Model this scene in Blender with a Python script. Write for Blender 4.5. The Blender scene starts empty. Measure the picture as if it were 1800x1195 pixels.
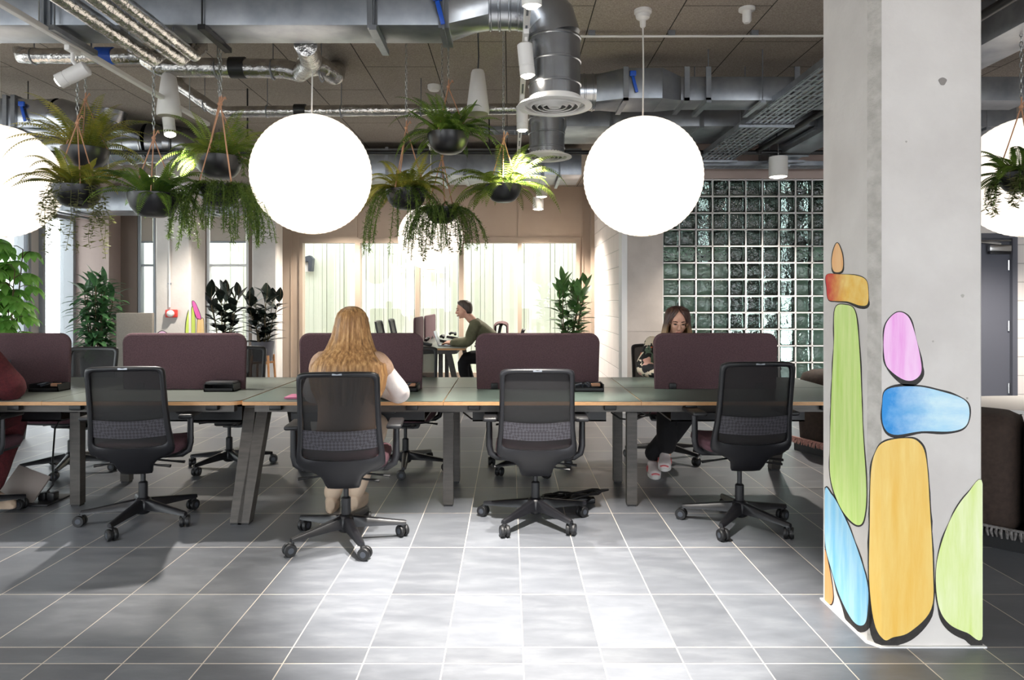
import bpy, bmesh, math, random
from mathutils import Vector, Matrix, noise

S = bpy.context.scene
C = S.collection
PI = math.pi
F, H, VX, VY = 1200.0, 1.355, 896.0, 528.0     # focal length in pixels, eye height, vanishing point

def P(px, py, D):
    """a point of the place: the direction measured in the photograph, at depth D metres"""
    return Vector(((px - VX) * D / F, D, H - (py - VY) * D / F))

# ------------------------------------------------------------------ camera, sky, exposure
cam_data = bpy.data.cameras.new('camera')
cam = bpy.data.objects.new('camera', cam_data)
C.objects.link(cam)
cam.location = (0, 0, H)
cam.rotation_euler = (PI / 2, 0, 0)
cam_data.sensor_width = 36
cam_data.lens = 24.0
cam_data.shift_x = 4 / 1800
cam_data.shift_y = -69.5 / 1800
cam_data.clip_end = 200
S.camera = cam
S.view_settings.view_transform = 'Standard'
S.view_settings.look = 'None'
S.view_settings.gamma = 1
S.view_settings.exposure = 0.22
S.view_settings.use_curve_mapping = False

world = bpy.data.worlds.new('sky')
S.world = world
world.use_nodes = True
bg = world.node_tree.nodes['Background']
bg.inputs[0].default_value = (0.90, 0.95, 1.0, 1)
bg.inputs[1].default_value = 6.2
S.cycles.max_bounces = 8
S.cycles.transparent_max_bounces = 12
S.cycles.caustics_reflective = False
S.cycles.caustics_refractive = False
S.cycles.sample_clamp_indirect = 4.0

LAMP = dict(spot_track=650.0, lantern=1.05, down=300.0)

# ------------------------------------------------------------------ helpers
def lin(r, g, b):
    f = lambda c: (c / 255 / 12.92) if c <= 10 else (((c / 255) + 0.055) / 1.055) ** 2.4
    return (f(r), f(g), f(b), 1.0)

_bevel = {}
def bevel_box(s, b, seg):
    key = (round(s[0], 4), round(s[1], 4), round(s[2], 4), b, seg)
    if key not in _bevel:
        bm = bmesh.new()
        bmesh.ops.create_cube(bm, size=1)
        for v in bm.verts:
            v.co = Vector((v.co.x * s[0], v.co.y * s[1], v.co.z * s[2]))
        bmesh.ops.bevel(bm, geom=bm.edges[:], offset=min(b, min(s) * 0.49), segments=seg, affect='EDGES', profile=0.5)
        bm.verts.ensure_lookup_table()
        _bevel[key] = ([v.co.copy() for v in bm.verts], [[v.index for v in f.verts] for f in bm.faces])
        bm.free()
    return _bevel[key]

class MB:
    def __init__(self):
        self.v, self.f, self.m = [], [], []
    def add(self, vs, fs, m=0):
        o = len(self.v)
        self.v.extend(vs)
        for f in fs:
            self.f.append([i + o for i in f])
            self.m.append(m)
        return self
    def box(self, c, s, m=0, R=None, bev=0.0, seg=2):
        c = Vector(c)
        if bev:
            vs, fs = bevel_box(s, bev, seg)
        else:
            vs = [Vector((x * s[0] / 2, y * s[1] / 2, z * s[2] / 2)) for x in (-1, 1) for y in (-1, 1) for z in (-1, 1)]
            fs = [(0, 1, 3, 2), (4, 6, 7, 5), (0, 4, 5, 1), (2, 3, 7, 6), (0, 2, 6, 4), (1, 5, 7, 3)]
        return self.add([(R @ v if R else v) + c for v in vs], fs, m)
    def span(self, x0, x1, y0, y1, z0, z1, m=0, bev=0.0):
        return self.box(((x0 + x1) / 2, (y0 + y1) / 2, (z0 + z1) / 2), (abs(x1 - x0), abs(y1 - y0), abs(z1 - z0)), m, None, bev)
    def tube(self, pts, r, n=8, m=0, cap=True, closed=False, flat=1.0, ref=None):
        pts = [Vector(p) for p in pts]
        k = len(pts)
        rr = r if isinstance(r, (list, tuple)) else [r] * k
        vs, fs = [], []
        t0 = (pts[1] - pts[0]).normalized()
        up = Vector(ref) if ref else (Vector((0, 0, 1)) if abs(t0.z) < 0.9 else Vector((1, 0, 0)))
        u = (up - t0 * up.dot(t0)).normalized()
        for i in range(k):
            if closed:
                t = (pts[(i + 1) % k] - pts[i - 1]).normalized()
            else:
                t = (pts[min(i + 1, k - 1)] - pts[max(i - 1, 0)]).normalized()
            u = (u - t * u.dot(t))
            u = u.normalized() if u.length > 1e-6 else t.orthogonal().normalized()
            w = t.cross(u)
            for j in range(n):
                a = 2 * PI * j / n
                vs.append(pts[i] + (u * math.cos(a) * flat + w * math.sin(a)) * rr[i])
        kk = k if closed else k - 1
        for i in range(kk):
            for j in range(n):
                a, b = i * n + j, i * n + (j + 1) % n
                c2, d = ((i + 1) % k) * n + (j + 1) % n, ((i + 1) % k) * n + j
                fs.append((a, b, c2, d))
        if cap and not closed:
            fs.append(tuple(range(n - 1, -1, -1)))
            fs.append(tuple((k - 1) * n + j for j in range(n)))
        return self.add(vs, fs, m)
    def lathe(self, prof, n=24, c=(0, 0, 0), m=0, R=None, cap=True):
        c = Vector(c)
        vs, fs = [], []
        for (r, z) in prof:
            for j in range(n):
                a = 2 * PI * j / n
                p = Vector((max(r, 1e-4) * math.cos(a), max(r, 1e-4) * math.sin(a), z))
                vs.append((R @ p if R else p) + c)
        k = len(prof)
        for i in range(k - 1):
            for j in range(n):
                fs.append((i * n + j, i * n + (j + 1) % n, (i + 1) * n + (j + 1) % n, (i + 1) * n + j))
        if cap:
            fs.append(tuple(range(n - 1, -1, -1)))
            fs.append(tuple((k - 1) * n + j for j in range(n)))
        return self.add(vs, fs, m)
    def ball(self, c, r, m=0, n=14, k=9, R=None):
        r = r if isinstance(r, (list, tuple)) else (r, r, r)
        c = Vector(c)
        vs, fs = [], []
        for i in range(k + 1):
            t = PI * (0.02 + 0.96 * i / k)
            for j in range(n):
                a = 2 * PI * j / n
                p = Vector((r[0] * math.sin(t) * math.cos(a), r[1] * math.sin(t) * math.sin(a), -r[2] * math.cos(t)))
                vs.append((R @ p if R else p) + c)
        for i in range(k):
            for j in range(n):
                fs.append((i * n + j, i * n + (j + 1) % n, (i + 1) * n + (j + 1) % n, (i + 1) * n + j))
        fs.append(tuple(range(n - 1, -1, -1)))
        fs.append(tuple(k * n + j for j in range(n)))
        return self.add(vs, fs, m)
    def grid(self, rows, m=0, closed=False):
        n = len(rows[0])
        vs = [Vector(p) for r in rows for p in r]
        fs = []
        for i in range(len(rows) - 1):
            for j in range(n if closed else n - 1):
                fs.append((i * n + j, i * n + (j + 1) % n, (i + 1) * n + (j + 1) % n, (i + 1) * n + j))
        return self.add(vs, fs, m)
    def loft(self, rings, m=0):
        """closed solid through rings of equal length"""
        n = len(rings[0])
        self.grid(rings, m, closed=True)
        o = len(self.v) - n * len(rings)
        self.f.append([o + j for j in range(n - 1, -1, -1)]); self.m.append(m)
        self.f.append([o + (len(rings) - 1) * n + j for j in range(n)]); self.m.append(m)
        return self
    def prism(self, outline, p0, ex, ey, en, t, m=0):
        """outline (x, y) in the frame ex, ey from p0, thickness t along en"""
        p0, ex, ey, en = Vector(p0), Vector(ex), Vector(ey), Vector(en)
        n = len(outline)
        a = [p0 + ex * x + ey * y for x, y in outline]
        b = [q + en * t for q in a]
        fs = [tuple(range(n - 1, -1, -1)), tuple(range(n, 2 * n))]
        fs += [(i, (i + 1) % n, n + (i + 1) % n, n + i) for i in range(n)]
        return self.add(a + b, fs, m)
    def mesh(self, name, mats, smooth=True, angle=38):
        me = bpy.data.meshes.new(name)
        me.from_pydata([tuple(p) for p in self.v], [], self.f)
        mats = mats if isinstance(mats, (list, tuple)) else [mats]
        for q in mats:
            me.materials.append(q)
        if len(mats) > 1:
            me.polygons.foreach_set('material_index', self.m)
        if smooth:
            me.polygons.foreach_set('use_smooth', [True] * len(me.polygons))
            me.set_sharp_from_angle(angle=math.radians(angle))
        me.update()
        return me
    def build(self, name, mats, parent=None, smooth=True, angle=38):
        o = bpy.data.objects.new(name, self.mesh(name, mats, smooth, angle))
        C.objects.link(o)
        if parent:
            o.parent = parent
        return o

def fix_normals(me):
    bm = bmesh.new(); bm.from_mesh(me)
    bmesh.ops.recalc_face_normals(bm, faces=bm.faces[:])
    bm.to_mesh(me); bm.free()

def tag(o, label, cat, group=None, kind=None):
    if label: o['label'] = label
    if cat: o['category'] = cat
    if group: o['group'] = group
    if kind: o['kind'] = kind
    return o
def thing(name, label, cat, loc=(0, 0, 0), rz=0.0, group=None):
    o = bpy.data.objects.new(name, None)
    o.empty_display_size = 0.1
    C.objects.link(o)
    o.location = loc
    o.rotation_euler = (0, 0, rz)
    return tag(o, label, cat, group)
def struct(o):
    o['kind'] = 'structure'
    return o
def kids(o):
    return [c for c in o.children]
def dup(root, loc, rz, label, group=None):
    r = root.copy(); C.objects.link(r)
    r.location = loc; r.rotation_euler = (0, 0, rz)
    r['label'] = label
    if group: r['group'] = group
    for ch in kids(root):
        c = ch.copy(); C.objects.link(c); c.parent = r
        for g in kids(ch):
            d = g.copy(); C.objects.link(d); d.parent = c
    return r
def lamp(kind, name, parent, loc, energy, color=(1, 0.93, 0.84), target=None, size=0.05, angle=60, blend=0.4):
    d = bpy.data.lights.new(name, kind)
    d.energy = energy; d.color = color
    d.shadow_soft_size = size
    if kind == 'SPOT':
        d.spot_size = math.radians(angle); d.spot_blend = blend
    o = bpy.data.objects.new(name, d)
    C.objects.link(o)
    o.location = loc
    if target is not None:
        o.rotation_euler = (Vector(target) - Vector(loc)).to_track_quat('-Z', 'Y').to_euler()
    if parent: o.parent = parent
    return o

# ------------------------------------------------------------------ materials
def nmat(name):
    m = bpy.data.materials.new(name); m.use_nodes = True
    nt = m.node_tree
    return m, nt, nt.nodes['Principled BSDF'], nt.nodes['Material Output']
def node(nt, t, **kw):
    n = nt.nodes.new(t)
    for k, v in kw.items():
        if k.startswith('i'):
            n.inputs[int(k[1:])].default_value = v
        else:
            setattr(n, k, v)
    return n
def math_n(nt, op, a, b=None, c=None):
    n = nt.nodes.new('ShaderNodeMath'); n.operation = op
    for i, x in enumerate((a, b, c)):
        if x is None: continue
        if isinstance(x, (int, float)): n.inputs[i].default_value = x
        else: nt.links.new(x, n.inputs[i])
    return n.outputs[0]
def mixc(nt, fac, a, b, blend='MIX'):
    n = nt.nodes.new('ShaderNodeMix'); n.data_type = 'RGBA'; n.blend_type = blend
    for i, x in ((0, fac), (6, a), (7, b)):
        if isinstance(x, (int, float, tuple)): n.inputs[i].default_value = x
        else: nt.links.new(x, n.inputs[i])
    return n.outputs[2]
def coords(nt, scale=(1, 1, 1), rot=(0, 0, 0)):
    tc = nt.nodes.new('ShaderNodeTexCoord'); mp = nt.nodes.new('ShaderNodeMapping')
    mp.inputs[3].default_value = scale; mp.inputs[2].default_value = rot
    nt.links.new(tc.outputs['Object'], mp.inputs[0])
    return mp.outputs[0]
def noise_n(nt, vec, scale, detail=4, rough=0.55):
    n = nt.nodes.new('ShaderNodeTexNoise')
    n.inputs['Scale'].default_value = scale; n.inputs['Detail'].default_value = detail; n.inputs['Roughness'].default_value = rough
    nt.links.new(vec, n.inputs['Vector'])
    return n.outputs['Fac']
def ramp(nt, fac, stops):
    n = nt.nodes.new('ShaderNodeValToRGB')
    while len(n.color_ramp.elements) < len(stops): n.color_ramp.elements.new(0.5)
    for e, (p, c) in zip(n.color_ramp.elements, stops):
        e.position = p; e.color = c if isinstance(c, tuple) else (c, c, c, 1)
    nt.links.new(fac, n.inputs[0])
    return n.outputs[0]
def bump_n(nt, bs, h, strength, dist=0.01):
    b = nt.nodes.new('ShaderNodeBump'); b.inputs['Strength'].default_value = strength; b.inputs['Distance'].default_value = dist
    nt.links.new(h, b.inputs['Height']); nt.links.new(b.outputs[0], bs.inputs['Normal'])
def mat(name, rgb, rough=0.5, metal=0.0, rgb2=None, scale=8.0, stretch=(1, 1, 1), bump=0.0, bscale=60.0, spec=None, detail=4, translucent=0.0, contrast=(0.35, 0.65)):
    m, nt, bs, out = nmat(name)
    c = lin(*rgb)
    bs.inputs['Base Color'].default_value = c
    bs.inputs['Roughness'].default_value = rough
    bs.inputs['Metallic'].default_value = metal
    if spec is not None: bs.inputs['Specular IOR Level'].default_value = spec
    col = None
    if rgb2:
        v = coords(nt, stretch)
        f = noise_n(nt, v, scale, detail)
        col = ramp(nt, f, [(contrast[0], c), (contrast[1], lin(*rgb2))])
        nt.links.new(col, bs.inputs['Base Color'])
    if bump:
        v = coords(nt, stretch)
        bump_n(nt, bs, noise_n(nt, v, bscale, 3), bump)
    if translucent:
        t = node(nt, 'ShaderNodeBsdfTranslucent'); mx = node(nt, 'ShaderNodeMixShader', i0=translucent)
        if col is not None: nt.links.new(col, t.inputs[0])
        else: t.inputs[0].default_value = c
        nt.links.new(bs.outputs[0], mx.inputs[1]); nt.links.new(t.outputs[0], mx.inputs[2]); nt.links.new(mx.outputs[0], out.inputs[0])
    return m
def emit(name, rgb, strength):
    m, nt, bs, out = nmat(name)
    bs.inputs['Base Color'].default_value = lin(*rgb)
    bs.inputs['Emission Color'].default_value = lin(*rgb)
    bs.inputs['Emission Strength'].default_value = strength
    return m

M = {}
M['concrete'] = mat('concrete', (202, 196, 191), 0.75, 0, (218, 213, 208), 2.2, bump=0.15, bscale=40, detail=8)
M['concrete_rough'] = mat('rough_concrete', (168, 163, 155), 0.85, 0, (192, 187, 180), 18, bump=0.4, bscale=70, detail=8)
M['concrete_warm'] = mat('pier_concrete', (182, 172, 164), 0.8, 0, (198, 188, 180), 3, bump=0.1, detail=6)
M['beige'] = mat('beige_panel', (178, 158, 140), 0.5, 0, (184, 165, 147), 2)
M['beige_frame'] = mat('beige_frame', (170, 152, 135), 0.45)
M['brown'] = mat('brown_reveal', (120, 104, 92), 0.6)
M['grey_frame'] = mat('grey_frame', (150, 155, 160), 0.45)
M['dark_frame'] = mat('dark_frame', (62, 66, 74), 0.45)
M['white_paint'] = mat('white_paint', (232, 230, 228), 0.6)
M['plaster'] = mat('plaster', (214, 208, 202), 0.8, 0, (220, 214, 208), 3)
M['soffit'] = mat('beam_paint', (176, 158, 150), 0.7, 0, (186, 168, 160), 2)
M['galv'] = mat('galvanised_steel', (160, 164, 170), 0.36, 0.85, (134, 139, 146), 5, bump=0.02, bscale=30)
M['galv_round'] = mat('spiral_steel', (188, 191, 195), 0.26, 0.95, (160, 164, 170), 4)
M['foil'] = mat('foil', (214, 212, 208), 0.24, 1.0, (176, 174, 172), 12, bump=0.9, bscale=26)
M['steel_dark'] = mat('dark_steel', (80, 76, 72), 0.45, 0.4, (68, 65, 62), 8, (1, 1, 6))
M['black'] = mat('black_plastic', (22, 22, 25), 0.45, 0, (27, 27, 30), 30)
M['black_deep'] = mat('black_rubber', (18, 18, 20), 0.5)
M['black_pipe'] = mat('black_pipe', (26, 26, 28), 0.45)
M['black_satin'] = mat('black_satin', (21, 21, 25), 0.4)
M['lumbar'] = None
M['seat_fabric'] = mat('seat_fabric', (96, 64, 72), 0.95, 0, (80, 52, 60), 160, bump=0.3, bscale=300)
M['screen_fabric'] = mat('screen_fabric', (94, 69, 73), 0.95, 0, (74, 54, 58), 150, bump=0.35, bscale=260)
M['lino_green'] = mat('green_lino', (92, 106, 99), 0.3, 0, (85, 99, 92), 3)
M['lino_grey'] = mat('grey_lino', (98, 103, 97), 0.32, 0, (91, 96, 90), 3)
M['ply'] = mat('birch_ply', (206, 160, 112), 0.5, 0, (186, 138, 92), 30, (1, 1, 14))
M['pot'] = mat('charcoal_pot', (24, 23, 26), 0.36)
M['pot_grey'] = mat('grey_pot', (74, 74, 82), 0.5)
M['soil'] = mat('soil', (44, 34, 26), 0.95, 0, (26, 20, 16), 60)
M['rope'] = mat('jute_rope', (190, 142, 112), 0.8)
M['chain'] = mat('chain_steel', (170, 172, 170), 0.35, 0.8)
M['fern'] = mat('fern_leaf', (130, 158, 62), 0.5, 0, (66, 98, 38), 9, translucent=0.35)
M['fern_yellow'] = mat('olive_fern_leaf', (178, 168, 66), 0.5, 0, (108, 122, 46), 9, translucent=0.35)
M['fern_light'] = mat('light_fern_leaf', (152, 166, 70), 0.5, 0, (92, 122, 46), 9, translucent=0.4)
M['asparagus'] = mat('asparagus_fern_leaf', (132, 158, 66), 0.6, 0, (86, 118, 52), 14, translucent=0.35)
M['string_leaf'] = mat('trailing_leaf', (150, 148, 98), 0.6, 0, (112, 120, 70), 16, translucent=0.3)
M['leaf_bright'] = mat('bright_leaf', (140, 188, 92), 0.4, 0, (98, 154, 68), 6, translucent=0.5)
M['leaf_deep'] = mat('deep_green_leaf', (94, 138, 88), 0.33, 0, (54, 92, 62), 7, translucent=0.3)
M['leaf_mid'] = mat('mid_green_leaf', (94, 134, 74), 0.33, 0, (56, 96, 50), 7, translucent=0.25)
M['leaf_rubber'] = mat('rubber_leaf', (50, 60, 52), 0.25, 0, (30, 34, 34), 7)
M['stem'] = mat('plant_stem', (86, 74, 48), 0.7)
M['oak'] = mat('oak', (178, 130, 84), 0.5, 0, (156, 108, 66), 14, (8, 8, 1))
M['sofa'] = mat('brown_velvet', (58, 44, 36), 0.9, 0, (46, 34, 28), 40, bump=0.2, bscale=200)
M['fringe'] = mat('pink_fringe', (196, 152, 140), 0.9, 0, (170, 118, 108), 60)
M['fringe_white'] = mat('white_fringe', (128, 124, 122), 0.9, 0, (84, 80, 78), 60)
M['door'] = mat('door_paint', (92, 94, 104), 0.45)
M['chrome'] = mat('chrome', (205, 205, 205), 0.22, 1.0)
M['red'] = mat('red_plastic', (206, 62, 54), 0.4)
M['blue'] = mat('blue_plastic', (28, 84, 190), 0.4)
M['white_plastic'] = mat('white_plastic', (225, 222, 218), 0.45)
M['partition'] = mat('partition_fabric', (126, 120, 112), 0.9, 0, (118, 112, 104), 60)
M['blind'] = mat('blind_fabric', (186, 178, 168), 0.8, translucent=0.3)
M['skin'] = mat('skin', (222, 176, 152), 0.5, 0, (212, 160, 138), 14)
M['skin_b'] = mat('skin_tone', (216, 168, 144), 0.5, 0, (204, 154, 132), 14)
M['lips'] = mat('lips', (166, 84, 82), 0.4)
M['eye'] = mat('dark_eye', (30, 22, 20), 0.25)
M['brow'] = mat('eyebrow', (70, 46, 38), 0.8)
M['cream'] = mat('cream_cloth', (236, 228, 222), 0.85, 0, (222, 210, 206), 12, bump=0.3, bscale=26)
M['beige_knit'] = mat('beige_knit', (206, 172, 146), 0.9, 0, (190, 154, 128), 30, bump=0.4, bscale=120)
M['olive'] = mat('olive_shirt', (108, 106, 82), 0.85, 0, (88, 88, 66), 8, bump=0.3, bscale=20)
M['black_cloth'] = mat('black_cloth', (20, 19, 22), 0.9, 0, (14, 13, 16), 14)
M['wine'] = mat('wine_knit', (92, 34, 38), 0.95, 0, (74, 24, 30), 60, bump=0.5, bscale=140)
M['tan_shoe'] = mat('tan_shoe', (190, 168, 146), 0.7)
M['sneaker'] = mat('white_sneaker', (228, 216, 214), 0.6)
M['pink_trim'] = mat('pink_sneaker_trim', (214, 106, 110), 0.5)
M['glass_lens'] = None

# ------------------------------------------------------------------ materials with a pattern of their own
def floor_material():
    m, nt, bs, out = nmat('slate_tiles')
    tc = nt.nodes.new('ShaderNodeTexCoord'); sp = nt.nodes.new('ShaderNodeSeparateXYZ')
    nt.links.new(tc.outputs['Object'], sp.inputs[0])
    X, Y = sp.outputs[0], sp.outputs[1]
    u = math_n(nt, 'DIVIDE', math_n(nt, 'SUBTRACT', X, 0.051), 0.2994)
    v = math_n(nt, 'DIVIDE', math_n(nt, 'SUBTRACT', Y, 3.148), 0.6)
    fu, fv = math_n(nt, 'FRACT', u), math_n(nt, 'FRACT', v)
    du = math_n(nt, 'MULTIPLY', math_n(nt, 'MINIMUM', fu, math_n(nt, 'SUBTRACT', 1, fu)), 0.2994)
    dv = math_n(nt, 'MULTIPLY', math_n(nt, 'MINIMUM', fv, math_n(nt, 'SUBTRACT', 1, fv)), 0.6)
    de = math_n(nt, 'ABSOLUTE', math_n(nt, 'SUBTRACT', Y, 2.668))
    d = math_n(nt, 'MINIMUM', math_n(nt, 'MINIMUM', du, dv), de)
    line = ramp(nt, math_n(nt, 'MULTIPLY', d, 100), [(0.17, 1.0), (0.30, 0.0)])
    cell = nt.nodes.new('ShaderNodeCombineXYZ')
    nt.links.new(math_n(nt, 'FLOOR', u), cell.inputs[0]); nt.links.new(math_n(nt, 'FLOOR', v), cell.inputs[1])
    nt.links.new(math_n(nt, 'GREATER_THAN', Y, 2.668), cell.inputs[2])
    wn = nt.nodes.new('ShaderNodeTexWhiteNoise'); wn.noise_dimensions = '3D'
    nt.links.new(cell.outputs[0], wn.inputs[0])
    sh = nt.nodes.new('ShaderNodeVectorMath'); sh.operation = 'MULTIPLY_ADD'
    nt.links.new(wn.outputs['Color'], sh.inputs[0]); sh.inputs[1].default_value = (9, 9, 9); nt.links.new(tc.outputs['Object'], sh.inputs[2])
    mp = nt.nodes.new('ShaderNodeMapping'); mp.inputs[2].default_value = (0, 0, 0.7); mp.inputs[3].default_value = (1, 3.2, 1)
    nt.links.new(sh.outputs[0], mp.inputs[0])
    n1 = noise_n(nt, mp.outputs[0], 4.2, 9, 0.66)
    slate = ramp(nt, n1, [(0.25, lin(96, 99, 105)), (0.5, lin(107, 110, 116)), (0.72, lin(121, 124, 129)), (0.9, lin(148, 146, 144))])
    tone = math_n(nt, 'MULTIPLY_ADD', wn.outputs['Value'], 0.34, 0.83)
    tc3 = nt.nodes.new('ShaderNodeCombineXYZ')
    for i in range(3): nt.links.new(tone, tc3.inputs[i])
    slate = mixc(nt, 1.0, slate, tc3.outputs[0], 'MULTIPLY')
    col = mixc(nt, line, slate, lin(206, 196, 184))
    nt.links.new(col, bs.inputs['Base Color'])
    rg = ramp(nt, n1, [(0.3, 0.34), (0.8, 0.5)])
    nt.links.new(rg, bs.inputs['Roughness'])
    hgt = math_n(nt, 'SUBTRACT', math_n(nt, 'MULTIPLY', noise_n(nt, mp.outputs[0], 14, 5), 0.25), line)
    bump_n(nt, bs, hgt, 0.25, 0.004)
    return m
def ceiling_material():
    m, nt, bs, out = nmat('woodwool_board')
    tc = nt.nodes.new('ShaderNodeTexCoord'); sp = nt.nodes.new('ShaderNodeSeparateXYZ')
    nt.links.new(tc.outputs['Object'], sp.inputs[0])
    u = math_n(nt, 'DIVIDE', math_n(nt, 'ADD', sp.outputs[0], 0.03), 0.6)
    odd = math_n(nt, 'MODULO', math_n(nt, 'ADD', math_n(nt, 'FLOOR', u), 100), 2)
    v = math_n(nt, 'ADD', math_n(nt, 'DIVIDE', math_n(nt, 'SUBTRACT', sp.outputs[1], 5.8), 1.2), math_n(nt, 'MULTIPLY', odd, 0.47))
    fu, fv = math_n(nt, 'FRACT', u), math_n(nt, 'FRACT', v)
    du = math_n(nt, 'MULTIPLY', math_n(nt, 'MINIMUM', fu, math_n(nt, 'SUBTRACT', 1, fu)), 0.6)
    dv = math_n(nt, 'MULTIPLY', math_n(nt, 'MINIMUM', fv, math_n(nt, 'SUBTRACT', 1, fv)), 1.2)
    line = ramp(nt, math_n(nt, 'MULTIPLY', math_n(nt, 'MINIMUM', du, dv), 100), [(0.25, 1.0), (0.55, 0.0)])
    fine = noise_n(nt, tc.outputs['Object'], 95, 6, 0.75)
    big = noise_n(nt, tc.outputs['Object'], 1.6, 3)
    col = ramp(nt, fine, [(0.3, lin(126, 115, 105)), (0.5, lin(164, 153, 142)), (0.72, lin(202, 190, 177))])
    col = mixc(nt, math_n(nt, 'MULTIPLY', big, 0.35), col, lin(124, 113, 104))
    col = mixc(nt, line, col, lin(34, 30, 28))
    nt.links.new(col, bs.inputs['Base Color'])
    bs.inputs['Roughness'].default_value = 0.95
    bump_n(nt, bs, fine, 0.6, 0.01)
    return m
def block_material(name, axis, rgb):
    m, nt, bs, out = nmat(name)
    tc = nt.nodes.new('ShaderNodeTexCoord'); sp = nt.nodes.new('ShaderNodeSeparateXYZ'); cb = nt.nodes.new('ShaderNodeCombineXYZ')
    nt.links.new(tc.outputs['Object'], sp.inputs[0])
    nt.links.new(sp.outputs[axis], cb.inputs[0]); nt.links.new(sp.outputs[2], cb.inputs[1])
    br = nt.nodes.new('ShaderNodeTexBrick')
    br.inputs['Scale'].default_value = 1.0
    br.inputs['Brick Width'].default_value = 0.45; br.inputs['Row Height'].default_value = 0.225
    br.inputs['Mortar Size'].default_value = 0.007; br.inputs['Mortar Smooth'].default_value = 0.5
    nt.links.new(cb.outputs[0], br.inputs[0])
    c = lin(*rgb); d = lin(*[int(q * 0.86) for q in rgb])
    br.inputs['Color1'].default_value = c; br.inputs['Color2'].default_value = lin(*[int(q * 0.98) for q in rgb]); br.inputs['Mortar'].default_value = d
    nt.links.new(br.outputs[0], bs.inputs['Base Color'])
    bs.inputs['Roughness'].default_value = 0.65
    bump_n(nt, bs, math_n(nt, 'SUBTRACT', 1, br.outputs['Fac']), 0.7, 0.01)
    return m
def pane_material():
    m, nt, bs, out = nmat('window_glass')
    nt.nodes.remove(bs)
    tr = node(nt, 'ShaderNodeBsdfTransparent'); gl = node(nt, 'ShaderNodeBsdfGlossy')
    tr.inputs[0].default_value = (0.96, 0.97, 0.96, 1); gl.inputs['Roughness'].default_value = 0.0
    fr = node(nt, 'ShaderNodeFresnel'); fr.inputs[0].default_value = 1.6
    mx = node(nt, 'ShaderNodeMixShader')
    ge = nt.nodes.new('ShaderNodeNewGeometry')          # only the outer surfaces of the pane mirror
    nt.links.new(math_n(nt, 'MULTIPLY', fr.outputs[0], math_n(nt, 'SUBTRACT', 1, ge.outputs['Backfacing'])), mx.inputs[0])
    nt.links.new(tr.outputs[0], mx.inputs[1]); nt.links.new(gl.outputs[0], mx.inputs[2])
    nt.links.new(mx.outputs[0], out.inputs[0])
    return m
def block_glass_material():
    m, nt, bs, out = nmat('glass_block_glass')
    nt.nodes.remove(bs)
    v = coords(nt)
    h = math_n(nt, 'ADD', noise_n(nt, v, 9, 2), math_n(nt, 'MULTIPLY', noise_n(nt, v, 26, 2), 0.45))
    b = nt.nodes.new('ShaderNodeBump'); b.inputs['Strength'].default_value = 0.5; b.inputs['Distance'].default_value = 0.03
    nt.links.new(h, b.inputs['Height'])
    rf = node(nt, 'ShaderNodeBsdfRefraction'); rf.inputs[0].default_value = (0.80, 0.93, 0.88, 1); rf.inputs['IOR'].default_value = 1.22; rf.inputs['Roughness'].default_value = 0.02
    gl = node(nt, 'ShaderNodeBsdfGlossy'); gl.inputs['Roughness'].default_value = 0.06
    fr = node(nt, 'ShaderNodeFresnel'); fr.inputs[0].default_value = 1.5
    for q in (rf, gl, fr): nt.links.new(b.outputs[0], q.inputs['Normal'])
    mx = node(nt, 'ShaderNodeMixShader')
    nt.links.new(fr.outputs[0], mx.inputs[0]); nt.links.new(rf.outputs[0], mx.inputs[1]); nt.links.new(gl.outputs[0], mx.inputs[2])
    nt.links.new(mx.outputs[0], out.inputs[0])
    return m
def slat_material(name, rgb, rgb2, axis, pitch=0.09):
    m, nt, bs, out = nmat(name)
    tc = nt.nodes.new('ShaderNodeTexCoord'); sp = nt.nodes.new('ShaderNodeSeparateXYZ')
    nt.links.new(tc.outputs['Object'], sp.inputs[0])
    wn = nt.nodes.new('ShaderNodeTexWhiteNoise'); wn.noise_dimensions = '1D'
    nt.links.new(math_n(nt, 'FLOOR', math_n(nt, 'DIVIDE', sp.outputs[axis], pitch)), wn.inputs['W'])
    col = mixc(nt, wn.outputs['Value'], lin(*rgb), lin(*rgb2))
    nt.links.new(col, bs.inputs['Base Color']); bs.inputs['Roughness'].default_value = 0.8
    return m
M['floor'] = floor_material()
M['ceiling'] = ceiling_material()
M['block_side'] = block_material('painted_block_side', 1, (236, 226, 222))
M['block_front'] = block_material('painted_block_front', 0, (236, 230, 226))
M['pane'] = pane_material()
M['block_glass'] = block_glass_material()
M['slats'] = slat_material('fence_slats', (220, 221, 208), (194, 200, 178), 0)
M['slats_left'] = slat_material('fence_slats_pale', (246, 248, 246), (230, 234, 232), 1, 0.11)
M['hedge'] = mat('hedge_leaf', (40, 58, 40), 0.6, 0, (22, 30, 24), 12)
M['green_clad'] = mat('green_cladding', (224, 246, 222), 0.7, 0, (204, 236, 208), 3)

# ------------------------------------------------------------------ the setting
FAR, LEFT = 11.9, -7.4
CEIL = 3.34
b = MB(); b.span(-7.6, 9.7, -4.2, 12.1, -0.12, 0)
struct(b.build('floor', M['floor'], smooth=False))
b = MB(); b.span(-7.6, 9.7, -4.2, 12.1, CEIL, CEIL + 0.14)
struct(b.build('ceiling', M['ceiling'], smooth=False))

def fx(px): return (px - VX) * FAR / F
def fz(py): return H - (py - VY) * FAR / F
W1L, W1R, HEAD = fx(530), fx(1016), fz(427)

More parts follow.
